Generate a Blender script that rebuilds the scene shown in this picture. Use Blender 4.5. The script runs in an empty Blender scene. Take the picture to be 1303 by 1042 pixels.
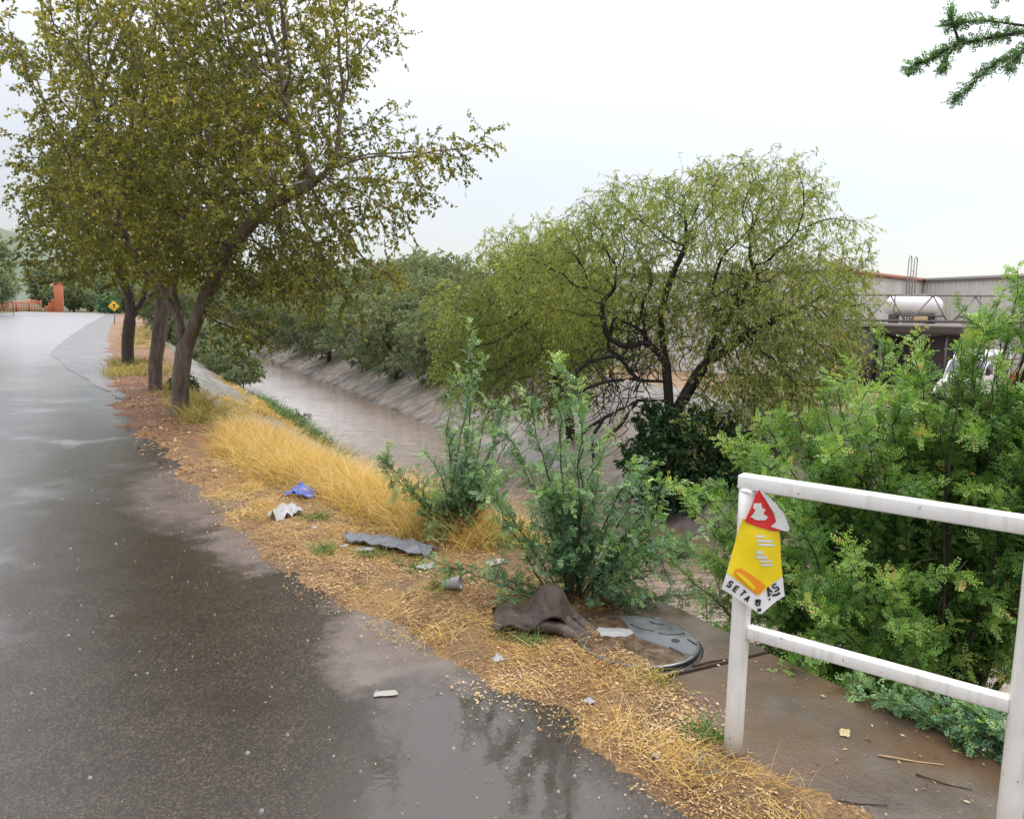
import bpy, math, random
import numpy as np
from mathutils import Matrix, Vector, noise as mnoise

rng = np.random.default_rng(7)
random.seed(7)
C = bpy.context.scene.collection
SC = bpy.context.scene

# ------------------------------------------------------------------ helpers
def tag(o, label=None, cat=None, group=None, kind=None):
    if label: o['label'] = label
    if cat: o['category'] = cat
    if group: o['group'] = group
    if kind: o['kind'] = kind
    return o

def empty(name, loc=(0, 0, 0), rz=0.0):
    o = bpy.data.objects.new(name, None)
    o.empty_display_size = .1
    o.location = loc; o.rotation_euler = (0, 0, rz)
    C.objects.link(o)
    return o

class MB:
    """collects vertices and polygons for one mesh"""
    def __init__(s):
        s.v = []; s.l = []; s.n = []; s.t = []; s.c = 0
    def add(s, v, f, tint=None):
        v = np.asarray(v, float).reshape(-1, 3)
        f = np.asarray(f, int)
        s.v.append(v); s.l.append(f.ravel() + s.c); s.n.append(np.full(len(f), f.shape[1]))
        t = np.full(len(v), .5) if tint is None else np.broadcast_to(np.asarray(tint, float), (len(v),))
        s.t.append(t); s.c += len(v)
    def box(s, c, d, rot=None):
        x, y, z = np.asarray(d) / 2
        v = np.array([[-x,-y,-z],[x,-y,-z],[x,y,-z],[-x,y,-z],[-x,-y,z],[x,-y,z],[x,y,z],[-x,y,z]])
        if rot is not None: v = v @ np.array(rot).T
        s.add(v + np.asarray(c), [[0,3,2,1],[4,5,6,7],[0,1,5,4],[1,2,6,5],[2,3,7,6],[3,0,4,7]])
    def bar(s, a, b, w, h=None):
        a = np.array(a, float); b = np.array(b, float); d = b - a; L = np.linalg.norm(d); d /= L
        up = np.array([0, 0, 1.]) if abs(d[2]) < .95 else np.array([0, 1., 0])
        r = np.cross(d, up); r /= np.linalg.norm(r); u = np.cross(r, d)
        s.box((a + b) / 2, (L, w, h or w), np.stack([d, r, u], 1))
    def tube(s, pts, rad, k=6, cap=True, tint=None):
        p = np.asarray(pts, float); n = len(p)
        r = np.broadcast_to(np.asarray(rad, float), (n,))
        t = np.gradient(p, axis=0); t /= np.linalg.norm(t, axis=1)[:, None] + 1e-9
        a = np.array([1., 0, 0]) if abs(t[0][0]) < .8 else np.array([0, 1., 0])
        N = np.zeros_like(p)
        for i in range(n):
            a = a - t[i] * np.dot(a, t[i]); a /= np.linalg.norm(a) + 1e-9; N[i] = a
        B = np.cross(t, N)
        th = np.arange(k) * 2 * math.pi / k
        v = p[:, None] + r[:, None, None] * (np.cos(th)[None, :, None] * N[:, None] + np.sin(th)[None, :, None] * B[:, None])
        i = np.arange(n - 1)[:, None] * k; j = np.arange(k)[None]; j2 = (j + 1) % k
        f = np.stack([i + j, i + j2, i + k + j2, i + k + j], -1).reshape(-1, 4)
        s.add(v.reshape(-1, 3), f, tint)
        if cap and k >= 3:
            off = s.c - n * k
            for base, order in ((0, list(range(k))[::-1]), ((n - 1) * k, list(range(k)))):
                s.l.append(np.array(order) + base + off); s.n.append(np.array([k]))
    def lathe(s, prof, k=32, c=(0, 0, 0), rot=None):
        prof = np.asarray(prof, float); n = len(prof)
        th = np.arange(k) * 2 * math.pi / k
        v = np.stack([prof[:, 0][:, None] * np.cos(th), prof[:, 0][:, None] * np.sin(th), np.broadcast_to(prof[:, 1][:, None], (n, k))], -1).reshape(-1, 3)
        if rot is not None: v = v @ np.array(rot).T
        i = np.arange(n - 1)[:, None] * k; j = np.arange(k)[None]; j2 = (j + 1) % k
        s.add(v + np.asarray(c), np.stack([i + j, i + j2, i + k + j2, i + k + j], -1).reshape(-1, 4))
    def poly(s, v):
        s.add(v, [list(range(len(v)))])
    def grid(s, P, tint=None):
        n, m = P.shape[:2]
        i = np.arange(n - 1)[:, None] * m; j = np.arange(m - 1)[None]
        f = np.stack([i + j, i + m + j, i + m + j + 1, i + j + 1], -1).reshape(-1, 4)
        s.add(P.reshape(-1, 3), f, tint)
    def build(s, name, mat, parent=None, smooth=False, loc=None, rz=0.0, bevel=0):
        me = bpy.data.meshes.new(name)
        v = np.concatenate(s.v); l = np.concatenate(s.l); n = np.concatenate(s.n)
        me.vertices.add(len(v)); me.vertices.foreach_set('co', v.ravel())
        me.loops.add(len(l)); me.loops.foreach_set('vertex_index', l.astype(np.int32))
        me.polygons.add(len(n))
        st = np.concatenate([[0], np.cumsum(n)[:-1]]).astype(np.int32)
        me.polygons.foreach_set('loop_start', st)
        if smooth: me.polygons.foreach_set('use_smooth', np.ones(len(n), bool))
        a = me.attributes.new('tint', 'FLOAT', 'POINT'); a.data.foreach_set('value', np.concatenate(s.t).astype(np.float32))
        me.update(calc_edges=True); me.validate()
        if mat is not None: me.materials.append(mat)
        o = bpy.data.objects.new(name, me); C.objects.link(o)
        if parent is not None: o.parent = parent
        if loc is not None: o.location = loc; o.rotation_euler = (0, 0, rz)
        if bevel:
            b = o.modifiers.new('bevel', 'BEVEL'); b.width = bevel; b.segments = 2; b.limit_method = 'ANGLE'
        return o

def copy_tree(o, parent=None):
    c = o.copy(); C.objects.link(c); c.parent = parent
    for ch in list(o.children): copy_tree(ch, c)
    return c

def nz(p, s=1.0, seed=0.0):
    return mnoise.noise(Vector((p[0] * s + seed, p[1] * s - seed * .7, (p[2] if len(p) > 2 else 0) * s + seed * .3)))
def fbm(x, y, s, seed=0, oc=4):
    return mnoise.fractal(Vector((x * s + seed, y * s - seed, seed * .37)), 1.0, 2.0, oc)

# ------------------------------------------------------------------ materials
class NT:
    def __init__(s, name):
        s.m = bpy.data.materials.new(name); s.m.use_nodes = True
        s.t = s.m.node_tree; s.t.nodes.clear()
        s.out = s.n('ShaderNodeOutputMaterial')
    def n(s, typ, **kw):
        nd = s.t.nodes.new(typ)
        for k, v in kw.items():
            if k.startswith('i_'):
                nd.inputs[k[2:].replace('_', ' ')].default_value = v
            else: setattr(nd, k, v)
        return nd
    def link(s, a, b): s.t.links.new(a, b)
    def pos(s):
        return s.n('ShaderNodeNewGeometry').outputs['Position']
    def noise(s, scale, detail=4, rough=.55, vec=None, dist=0.0, out='Fac'):
        nd = s.n('ShaderNodeTexNoise'); nd.inputs['Scale'].default_value = scale
        nd.inputs['Detail'].default_value = detail; nd.inputs['Roughness'].default_value = rough
        nd.inputs['Distortion'].default_value = dist
        s.link(vec if vec is not None else s.pos(), nd.inputs['Vector'])
        return nd.outputs[out]
    def scaled(s, v3, vec=None, rot=(0, 0, 0)):
        nd = s.n('ShaderNodeMapping'); nd.inputs['Scale'].default_value = v3; nd.inputs['Rotation'].default_value = rot
        s.link(vec if vec is not None else s.pos(), nd.inputs['Vector']); return nd.outputs[0]
    def ramp(s, fac, stops, interp='LINEAR'):
        nd = s.n('ShaderNodeValToRGB'); cr = nd.color_ramp; cr.interpolation = interp
        while len(cr.elements) < len(stops): cr.elements.new(.5)
        for e, (p, c) in zip(cr.elements, stops):
            e.position = p; e.color = (*c, 1) if hasattr(c, '__len__') else (c, c, c, 1)
        s.link(fac, nd.inputs[0]); return nd.outputs[0]
    def mix(s, fac, a, b, mode='MIX'):
        nd = s.n('ShaderNodeMix', data_type='RGBA', blend_type=mode)
        for sock, val in ((nd.inputs[0], fac), (nd.inputs[6], a), (nd.inputs[7], b)):
            if hasattr(val, 'is_linked'): s.link(val, sock)
            elif hasattr(val, '__len__'): sock.default_value = (*val, 1)
            else: sock.default_value = val
        return nd.outputs[2]
    def math(s, op, a, b=0.0, clamp=False):
        nd = s.n('ShaderNodeMath', operation=op, use_clamp=clamp)
        for sock, val in ((nd.inputs[0], a), (nd.inputs[1], b)):
            if hasattr(val, 'is_linked'): s.link(val, sock)
            else: sock.default_value = val
        return nd.outputs[0]
    def bump(s, h, strength=.3, dist=.01):
        nd = s.n('ShaderNodeBump'); nd.inputs['Strength'].default_value = strength; nd.inputs['Distance'].default_value = dist
        s.link(h, nd.inputs['Height']); return nd.outputs[0]
    def attr(s, name='tint'):
        nd = s.n('ShaderNodeAttribute'); nd.attribute_name = name; return nd.outputs['Fac']
    def bsdf(s, color, rough=.5, normal=None, spec=.5, metal=0.0):
        b = s.n('ShaderNodeBsdfPrincipled')
        for sock, val in ((b.inputs['Base Color'], color), (b.inputs['Roughness'], rough), (b.inputs['Specular IOR Level'], spec), (b.inputs['Metallic'], metal)):
            if hasattr(val, 'is_linked'): s.link(val, sock)
            elif hasattr(val, '__len__'): sock.default_value = (*val, 1)
            else: sock.default_value = val
        if normal is not None: s.link(normal, b.inputs['Normal'])
        return b
    def fin(s, sh):
        s.link(sh.outputs[0], s.out.inputs['Surface']); return s.m

KLEAF = {'dry_straw': .95, 'distant_leaves': 2.1, 'misty_distant_leaves': 1.7, 'dark_green_leaves': 1.5, 'blue_green_leaflets': 2.4, 'olive_leaves': 3.0, 'feathery_leaves': 2.95, 'bright_green_leaflets': 2.05}
def leafmat(name, stops, transl=.35, rough=.45, spec=.35):
    t = NT(name)
    k = KLEAF.get(name, 1.7)
    col = t.ramp(t.attr(), [(p, tuple(min(.85, v * k) for v in cc)) for p, cc in stops])
    b = t.bsdf(col, rough, spec=spec)
    tr = t.n('ShaderNodeBsdfTranslucent'); t.link(t.mix(1.0, col, (1.25, 1.3, .6), 'MULTIPLY'), tr.inputs[0])
    mx = t.n('ShaderNodeMixShader'); mx.inputs[0].default_value = transl
    t.link(b.outputs[0], mx.inputs[1]); t.link(tr.outputs[0], mx.inputs[2])
    return t.fin(mx)

def barkmat(name, dark, light, scale=14):
    t = NT(name)
    v = t.scaled((1, 1, .22))
    n = t.noise(scale, 6, .65, v, .6)
    n2 = t.noise(2.2, 3)
    col = t.mix(n2, t.ramp(n, [(.3, dark), (.7, light)]), t.ramp(n, [(.3, [c * .6 for c in dark]), (.7, [c * .75 for c in light])]))
    return t.fin(t.bsdf(col, .6, t.bump(n, .9, .03), .4))

def paint(name, col, dirt=(.25, .2, .14), rough=.35, amt=.35, scale=9, metal=0.0):
    t = NT(name)
    n = t.noise(scale, 5, .65)
    m = t.ramp(n, [(.45, 0.0), (.75, amt)])
    return t.fin(t.bsdf(t.mix(m, col, dirt), t.ramp(n, [(.3, rough * .7), (.7, min(1, rough * 1.6))]), t.bump(t.noise(60, 2), .08, .002), .5, metal))

def mat_road():
    t = NT('wet_asphalt')
    big = t.noise(.9, 4, .6); mid = t.noise(5, 5, .6); fine = t.noise(160, 3, .7); grit = t.noise(420, 2, .6)
    col = t.ramp(mid, [(.3, (.015, .011, .008)), (.7, (.034, .026, .019))])
    col = t.mix(t.ramp(grit, [(.52, 0.0), (.70, .7)]), col, (.15, .125, .10))
    vor = t.n('ShaderNodeTexVoronoi'); vor.inputs['Scale'].default_value = 130; t.link(t.pos(), vor.inputs['Vector'])
    stone = t.ramp(vor.outputs['Color'], [(.25, (.35, .33, .30)), (.6, (1.0, .97, .92)), (.95, (2.6, 2.4, 2.2))])
    col = t.mix(.75, col, t.mix(1.0, col, stone, 'MULTIPLY'))
    # standing water: smooth film in the hollows
    wet = t.ramp(t.math('ADD', big, t.math('MULTIPLY', mid, .25)), [(.66, 0.0), (.80, .8)])
    sy = t.n('ShaderNodeSeparateXYZ'); t.link(t.pos(), sy.inputs[0])
    wet = t.math('MAXIMUM', wet, t.ramp(t.math('ADD', t.math('MULTIPLY', sy.outputs[1], .025), t.math('MULTIPLY', t.math('SUBTRACT', mid, .5), .5)), [(.30, 0.0), (.7, .6)]))
    left_sheen = t.ramp(t.math('ADD', t.math('MULTIPLY', t.math('ADD', sy.outputs[0], t.math('MULTIPLY', sy.outputs[1], .02)), -.4), t.math('MULTIPLY', t.math('SUBTRACT', big, .5), .45)), [(.20, 0.0), (.80, 1.0)])  # sky sheen on the left of the road, painted as paler colour
    far_sheen = t.ramp(t.math('ADD', t.math('MULTIPLY', sy.outputs[1], .02), t.math('MULTIPLY', t.math('SUBTRACT', big, .5), .3)), [(.18, 0.0), (.8, 1.0)])  # distant sky reflection and rain spray, brightened into the road colour
    x = t.n('ShaderNodeVectorMath', operation='DISTANCE'); t.link(t.scaled((1, .62, 1)), x.inputs[0]); x.inputs[1].default_value = (1.02, 2.35 * .62, 0)
    pud = t.ramp(t.math('ADD', x.outputs['Value'], t.math('MULTIPLY', t.noise(3.2, 4), .55)), [(.62, 1.0), (.80, 0.0)])
    wet = t.math('MAXIMUM', wet, pud)
    for (px_, py_, r_, k_) in ((1.12, 3.35, .34, .42), (.45, 7.2, .55, .4), (.72, 5.5, .32, .45)):
        dn = t.n('ShaderNodeVectorMath', operation='DISTANCE'); t.link(t.scaled((1, k_, 1)), dn.inputs[0]); dn.inputs[1].default_value = (px_, py_ * k_, 0)
        pm = t.ramp(t.math('ADD', dn.outputs['Value'], t.math('MULTIPLY', t.math('SUBTRACT', t.noise(4.5, 5, .65), .5), .55)), [(r_ * .7, .9), (r_ * 1.15, 0.0)])
        col = t.mix(pm, col, t.ramp(mid, [(.3, (.115, .092, .085)), (.7, (.19, .155, .14))]))
    col = t.mix(wet, col, (.050, .043, .037))
    col = t.mix(t.math('MULTIPLY', far_sheen, .75), col, (.30, .285, .30))
    rough = t.mix(wet, t.ramp(fine, [(.3, .07), (.7, .17)]), (.04, .04, .04))
    rip = t.noise(26, 3, .5)
    h = t.mix(wet, t.math('ADD', fine, t.math('MULTIPLY', grit, .5)), t.math('MULTIPLY', rip, .35))
    col = t.mix(t.math('MULTIPLY', left_sheen, .8), col, t.mix(mid, (.24, .225, .24), (.37, .35, .37)))
    rough = t.mix(far_sheen, rough, (.30, .30, .30))
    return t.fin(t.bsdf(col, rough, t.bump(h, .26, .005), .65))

def mat_concrete(name, a, b, rough=(.2, .55), scale=4, joints=None, mud=None, streak=False):
    t = NT(name)
    n = t.noise(scale, 6, .62); f = t.noise(90, 3, .6)
    col = t.ramp(n, [(.28, a), (.72, b)])
    col = t.mix(t.ramp(f, [(.55, 0.0), (.75, .35)]), col, [c * .5 for c in a])
    if streak:
        sv = t.scaled((.35, 2.6, .35)); st = t.noise(1.6, 5, .65, sv, .3)
        col = t.mix(t.ramp(st, [(.48, 0.0), (.66, .75)]), col, (.075, .066, .058))
        col = t.mix(t.ramp(t.noise(.7, 4, .6), [(.52, 0.0), (.72, .4)]), col, (.24, .15, .085))
    if mud:
        col = t.mix(t.ramp(t.noise(1.7, 4, .6), [(.38, 0.0), (.58, .8)]), col, mud)
    if joints:
        sp = t.n('ShaderNodeSeparateXYZ'); t.link(t.pos(), sp.inputs[0])
        wob = t.math('MULTIPLY', t.noise(1.2, 2), .08)
        m = t.math('PINGPONG', t.math('ADD', sp.outputs[1], wob), joints / 2)
        col = t.mix(t.ramp(m, [(.0, 1.0), (.045, 0.0)]), col, (.035, .03, .026))
    if streak:
        sz = t.n('ShaderNodeSeparateXYZ'); t.link(t.pos(), sz.inputs[0])
        col = t.mix(t.ramp(t.math('ADD', t.math('ADD', sz.outputs[2], 1.76), t.math('MULTIPLY', n, .25)), [(.10, .75), (.24, 0.0)]), col, (.045, .04, .036))
    if streak:
        col = t.mix(t.ramp(t.math('MULTIPLY', sz.outputs[1], .1), [(.62, .92), (.95, 0.0)]), col, t.ramp(t.noise(3, 5, .6), [(.35, (.085, .052, .030)), (.65, (.16, .10, .062))]))
    r = t.ramp(t.noise(2.1, 4), [(.35, rough[0]), (.65, rough[1])])
    return t.fin(t.bsdf(col, r, t.bump(t.math('ADD', n, t.math('MULTIPLY', f, .4)), .35, .012), .5))

def mat_verge():
    t = NT('leaf_littered_soil')
    n = t.noise(3.0, 6, .65); f = t.noise(55, 4, .7, t.scaled((1, 1, 1)), .5); g = t.noise(200, 2)
    near = t.ramp(t.math('ADD', t.math('MULTIPLY', f, .6), t.math('MULTIPLY', t.noise(130, 3, .7, t.scaled((1, .45, 1), rot=(0, 0, .6))), .4)), [(.30, (.07, .04, .022)), (.45, (.25, .14, .06)), (.62, (.44, .28, .12)), (.8, (.54, .39, .20))])
    col = t.mix(t.ramp(n, [(.42, 0.0), (.62, .75)]), near, t.ramp(f, [(.3, (.075, .052, .036)), (.7, (.19, .12, .065))]))
    sp = t.n('ShaderNodeSeparateXYZ'); t.link(t.pos(), sp.inputs[0])
    far = t.ramp(t.math('MULTIPLY', sp.outputs[1], .02), [(.17, 0.0), (.23, 1.0), (.60, 1.0), (.9, .4)])
    red = t.ramp(t.noise(1.1, 5, .6), [(.35, (.26, .115, .055)), (.6, (.17, .085, .05)), (.75, (.30, .19, .08))])
    col = t.mix(far, col, red)
    h = t.math('ADD', f, t.math('MULTIPLY', g, .3))
    return t.fin(t.bsdf(col, t.ramp(n, [(.35, .75), (.65, .30)]), t.bump(h, 1.0, .02), .35))

def mat_water():
    t = NT('muddy_water')
    n = t.noise(1.6, 3, .5, t.scaled((.9, 1.5, 1))); uv = t.scaled((1, 1, 1), rot=(0, 0, math.radians(26.67))); r = t.noise(7, 4, .62, t.scaled((.35, 2.3, 1), uv), .25)
    fine = t.noise(30, 2, .5, t.scaled((.5, 2.0, 1), uv))
    sp = t.n('ShaderNodeSeparateXYZ'); t.link(t.pos(), sp.inputs[0])
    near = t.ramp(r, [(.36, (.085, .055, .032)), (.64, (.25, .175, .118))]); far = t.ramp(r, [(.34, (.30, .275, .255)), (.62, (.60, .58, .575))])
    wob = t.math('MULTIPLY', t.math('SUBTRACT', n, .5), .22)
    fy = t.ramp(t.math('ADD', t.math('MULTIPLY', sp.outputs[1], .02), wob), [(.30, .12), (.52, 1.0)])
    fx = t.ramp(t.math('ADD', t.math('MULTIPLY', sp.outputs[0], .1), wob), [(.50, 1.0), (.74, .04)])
    col = t.mix(t.math('MULTIPLY', fy, fx), near, far)  # sky reflection painted in: paler far off, browner towards the right bank
    h = t.math('ADD', t.math('MULTIPLY', n, .5), t.math('ADD', t.math('MULTIPLY', r, .6), t.math('MULTIPLY', fine, .10)))
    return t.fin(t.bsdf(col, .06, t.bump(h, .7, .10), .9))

def mat_soil(name, a, b, c=None):
    t = NT(name); n = t.noise(1.3, 6, .65); f = t.noise(30, 4, .65)
    col = t.ramp(t.math('ADD', t.math('MULTIPLY', n, .65), t.math('MULTIPLY', f, .35)), [(.35, a), (.55, b), (.68, c or b)])
    return t.fin(t.bsdf(col, .75, t.bump(f, .6, .03), .3))

def mat_attr(name, stops, rough=.6, spec=.3):
    t = NT(name); return t.fin(t.bsdf(t.ramp(t.attr(), stops), rough, spec=spec))

M = {}
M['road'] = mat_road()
M['slab'] = mat_concrete('wet_slab_concrete', (.055, .044, .036), (.14, .115, .096), (.04, .20), 4, mud=(.105, .060, .034))
M['pad'] = mat_concrete('old_verge_concrete', (.062, .05, .043), (.125, .10, .088), (.10, .38), 5)
M['bank'] = mat_concrete('canal_bank_concrete', (.16, .145, .135), (.33, .31, .295), (.15, .45), 2.2, joints=2.4, streak=True)
M['bank2'] = mat_concrete('canal_far_bank_concrete', (.165, .142, .124), (.32, .285, .255), (.16, .5), 2.0, joints=2.6, streak=True)
M['shoulder'] = mat_concrete('wet_shoulder_concrete', (.13, .12, .122), (.21, .20, .202), (.22, .36), 1.2)
M['verge'] = mat_verge()
M['water'] = mat_water()
M['soil'] = mat_soil('yard_soil', (.14, .09, .055), (.26, .17, .10), (.33, .25, .16))
M['field'] = mat_soil('rough_ground', (.05, .06, .022), (.13, .12, .045), (.22, .17, .08))
M['hill'] = mat_soil('wooded_hill', (.10, .13, .09), (.14, .17, .12), (.17, .19, .15))
M['bark'] = barkmat('grey_brown_bark', (.05, .035, .026), (.24, .185, .14))
M['bark_dark'] = barkmat('wet_black_bark', (.018, .013, .010), (.085, .064, .05), 18)
M['bark_black'] = barkmat('wet_sooty_bark', (.008, .006, .005), (.035, .027, .022), 18)
M['bark_shrub'] = barkmat('thin_stem_bark', (.05, .035, .022), (.14, .10, .06), 40)
M['leaf_olive'] = leafmat('olive_leaves', [(0, (.022, .030, .008)), (.35, (.062, .064, .015)), (.65, (.125, .116, .026)), (.88, (.22, .18, .035)), (1, (.33, .16, .05))], .46)
M['leaf_mesq'] = leafmat('feathery_leaves', [(0, (.030, .045, .014)), (.35, (.085, .105, .028)), (.65, (.14, .16, .055)), (.85, (.22, .195, .085)), (1, (.30, .19, .10))], .45, .6)
M['leaf_dark'] = leafmat('dark_green_leaves', [(0, (.008, .022, .008)), (.5, (.022, .058, .018)), (1, (.06, .12, .03))], .25)
M['leaf_shrub'] = leafmat('blue_green_leaflets', [(0, (.022, .046, .026)), (.45, (.052, .102, .054)), (.8, (.115, .18, .068)), (1, (.22, .29, .07))], .32, .4)
M['leaf_bush'] = leafmat('bright_green_leaflets', [(0, (.014, .036, .010)), (.4, (.045, .105, .022)), (.75, (.12, .195, .05)), (.95, (.19, .28, .06)), (1, (.30, .20, .07))], .36, .4)
M['leaf_far'] = leafmat('distant_leaves', [(0, (.045, .062, .036)), (.5, (.10, .120, .066)), (1, (.17, .18, .095))], .35, .6)  # greyed and lightened: distance haze is put into the leaf colour
M['leaf_haze'] = leafmat('misty_distant_leaves', [(0, (.085, .11, .075)), (.5, (.14, .17, .11)), (1, (.22, .24, .15))], .35, .7)  # palest greens, with the rain haze mixed into the colour itself
M['leaf_rust'] = leafmat('rusty_leaves', [(0, (.16, .05, .03)), (.5, (.30, .12, .06)), (1, (.36, .24, .10))], .35, .7)
M['leaf_plum'] = leafmat('plum_leaves', [(0, (.04, .025, .04)), (1, (.09, .05, .07))], .3, .7)
M['grass_dry'] = leafmat('dry_straw', [(0, (.20, .115, .04)), (.3, (.54, .335, .085)), (.6, (.78, .55, .20)), (.85, (.84, .67, .34)), (1, (.72, .62, .38))], .3, .5)
M['grass_mid'] = mat_attr('fading_grass', [(0, (.16, .15, .03)), (.5, (.38, .32, .07)), (1, (.55, .45, .14))], .55)
M['grass_green'] = mat_attr('green_weed', [(0, (.03, .08, .015)), (.5, (.08, .18, .03)), (1, (.20, .28, .06))], .5)
M['litter'] = mat_attr('fallen_leaves', [(0, (.12, .06, .03)), (.3, (.34, .18, .07)), (.6, (.52, .34, .16)), (.85, (.60, .46, .26)), (1, (.66, .56, .40))], .5)
def mat_gate():
    t = NT('white_gate_paint'); n = t.noise(6, 5, .65); dr = t.noise(26, 4, .7, t.scaled((1, 1, .12))); ch = t.noise(34, 3, .75)
    sp = t.n('ShaderNodeSeparateXYZ'); t.link(t.pos(), sp.inputs[0])
    col = t.mix(t.ramp(n, [(.42, 0.0), (.72, .35)]), (.78, .78, .74), (.50, .45, .36))
    col = t.mix(t.ramp(dr, [(.52, 0.0), (.72, .45)]), col, (.42, .34, .24))
    col = t.mix(t.ramp(t.math('ADD', sp.outputs[2], t.math('MULTIPLY', n, .25)), [(.10, .85), (.36, 0.0)]), col, (.30, .22, .14))
    col = t.mix(t.ramp(ch, [(.685, 0.0), (.70, .9)], 'LINEAR'), col, (.13, .07, .04))
    return t.fin(t.bsdf(col, t.ramp(n, [(.3, .22), (.7, .5)]), t.bump(t.math('ADD', ch, n), .12, .004)))
M['white'] = mat_gate()
M['post_white'] = M['white']

# ------------------------------------------------------------------ world, sun, camera
def make_world():
    w = bpy.data.worlds.new('World'); SC.world = w; w.use_nodes = True
    t = w.node_tree; t.nodes.clear()
    N = t.nodes.new; L = t.links.new
    out = N('ShaderNodeOutputWorld')
    sky = N('ShaderNodeTexSky'); sky.sky_type = 'NISHITA'; sky.sun_disc = False
    sky.sun_elevation = SUN_EL; sky.sun_rotation = SUN_AZ
    b1 = N('ShaderNodeBackground'); b1.inputs[1].default_value = .05; L(sky.outputs[0], b1.inputs[0])
    tc = N('ShaderNodeTexCoord'); sp = N('ShaderNodeSeparateXYZ'); L(tc.outputs['Generated'], sp.inputs[0])
    def mth(op, a, b):
        m = N('ShaderNodeMath'); m.operation = op
        for s, v in ((m.inputs[0], a), (m.inputs[1], b)):
            if hasattr(v, 'is_linked'): L(v, s)
            else: s.default_value = v
        return m.outputs[0]
    el = mth('MAXIMUM', sp.outputs[2], 0.0)
    lum = mth('ADD', SKY_H, mth('MULTIPLY', mth('POWER', el, 1.7), SKY_Z - SKY_H))          # brighter overhead, as under a closed cloud deck
    dot = N('ShaderNodeVectorMath'); dot.operation = 'DOT_PRODUCT'; L(tc.outputs['Generated'], dot.inputs[0]); dot.inputs[1].default_value = (math.sin(math.radians(75)), math.cos(math.radians(75)), 0)
    az = mth('MULTIPLY', mth('ADD', dot.outputs['Value'], .25), SKY_AZ)
    nz_ = N('ShaderNodeTexNoise'); nz_.inputs['Scale'].default_value = 2.2; nz_.inputs['Detail'].default_value = 4
    mp = N('ShaderNodeMapping'); mp.inputs['Scale'].default_value = (1, 1, 2.5); L(tc.outputs['Generated'], mp.inputs[0]); L(mp.outputs[0], nz_.inputs[0])
    cl = mth('MULTIPLY', mth('SUBTRACT', nz_.outputs[0], .5), .16)
    tot = mth('MAXIMUM', mth('ADD', mth('ADD', lum, az), cl), .2)
    cr = N('ShaderNodeValToRGB'); cr.color_ramp.elements[0].position = .0; cr.color_ramp.elements[1].position = .9
    cr.color_ramp.elements[0].color = (.985, .955, 1.0, 1); cr.color_ramp.elements[1].color = (1, .99, .965, 1)
    L(mth('ADD', mth('MULTIPLY', dot.outputs['Value'], .5), .5), cr.inputs[0])
    b2 = N('ShaderNodeBackground'); L(cr.outputs[0], b2.inputs[0]); L(tot, b2.inputs[1])
    ad = N('ShaderNodeAddShader'); L(b1.outputs[0], ad.inputs[0]); L(b2.outputs[0], ad.inputs[1]); L(ad.outputs[0], out.inputs[0])

SUN_EL = math.radians(58); SUN_AZ = math.radians(75)
SKY_H, SKY_Z, SKY_AZ = .46, 3.3, .12
make_world()
sl = bpy.data.lights.new('sun', 'SUN'); sl.energy = 1.1; sl.angle = math.radians(18); sl.color = (1, .96, .9)
so = bpy.data.objects.new('sun', sl); C.objects.link(so)
sd = Vector((math.sin(SUN_AZ) * math.cos(SUN_EL), math.cos(SUN_AZ) * math.cos(SUN_EL), math.sin(SUN_EL)))
so.rotation_euler = sd.to_track_quat('Z', 'Y').to_euler()

cam = bpy.data.cameras.new('camera'); co = bpy.data.objects.new('camera', cam); C.objects.link(co); SC.camera = co
R_ = Vector((.89459, -.44641, .02077)); U_ = Vector((.03825, .1228, .99169)); F_ = Vector((.44526, .88636, -.12693))
mw = Matrix(((R_.x, U_.x, -F_.x, 0), (R_.y, U_.y, -F_.y, 0), (R_.z, U_.z, -F_.z, 1.65), (0, 0, 0, 1)))
co.matrix_world = mw
cam.sensor_fit = 'HORIZONTAL'; cam.sensor_width = 36; cam.lens = 960 / 1303 * 36; cam.clip_end = 6000; cam.clip_start = .05
SC.view_settings.view_transform = 'Standard'; SC.view_settings.look = 'None'; SC.view_settings.exposure = 0
SC.render.engine = 'CYCLES'
SC.cycles.max_bounces = 6; SC.cycles.diffuse_bounces = 3; SC.cycles.transparent_max_bounces = 4; SC.cycles.transmission_bounces = 3
SC.cycles.use_denoising = True
VIEW_RZ = -math.radians(26.67)

# ------------------------------------------------------------------ ground
def lerp_tab(tab):
    xs = np.array([a for a, _ in tab]); ys = np.array([b for _, b in tab])
    return lambda y: np.interp(y, xs, ys)
edge_x = lerp_tab([(-12, 3.3), (-3, 2.45), (1, 1.82), (1.8, 1.60), (2.45, 1.43), (3, 1.18), (4, .92), (6.4, .50), (11.7, -.22), (22, -.75), (48, -1.35), (70, -1.7), (150, -2.4), (260, -4)])
lip_x = lerp_tab([(-12, 2.95), (1.6, 2.87), (2.2, 2.78), (3.3, 2.68), (4.2, 2.6), (5.2, 2.25), (6.6, 1.85), (8.2, 1.5), (11, 1.22), (15, 1.05), (40, 1.25), (260, 1.3)])
rfoot_x = lerp_tab([(-12, 8.2), (9, 7.8), (30, 7.9), (260, 8.2)])
LFOOT, WZ, BED = 4.30, -1.76, -2.3
def ground_z(x, y):
    lp = float(lip_x(y)); rf = float(rfoot_x(y))
    if x <= lp: return 0.0
    if x <= LFOOT + .9:
        s = (x - lp) / (LFOOT - lp); return -s * 1.76
    if x < rf: return BED
    if x < rf + 3.4: return -1.76 + (x - rf) / 3.4 * 1.76
    if x < rf + 9: return -(x - rf - 3.4) / 5 * 2.2
    return -2.2

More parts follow.
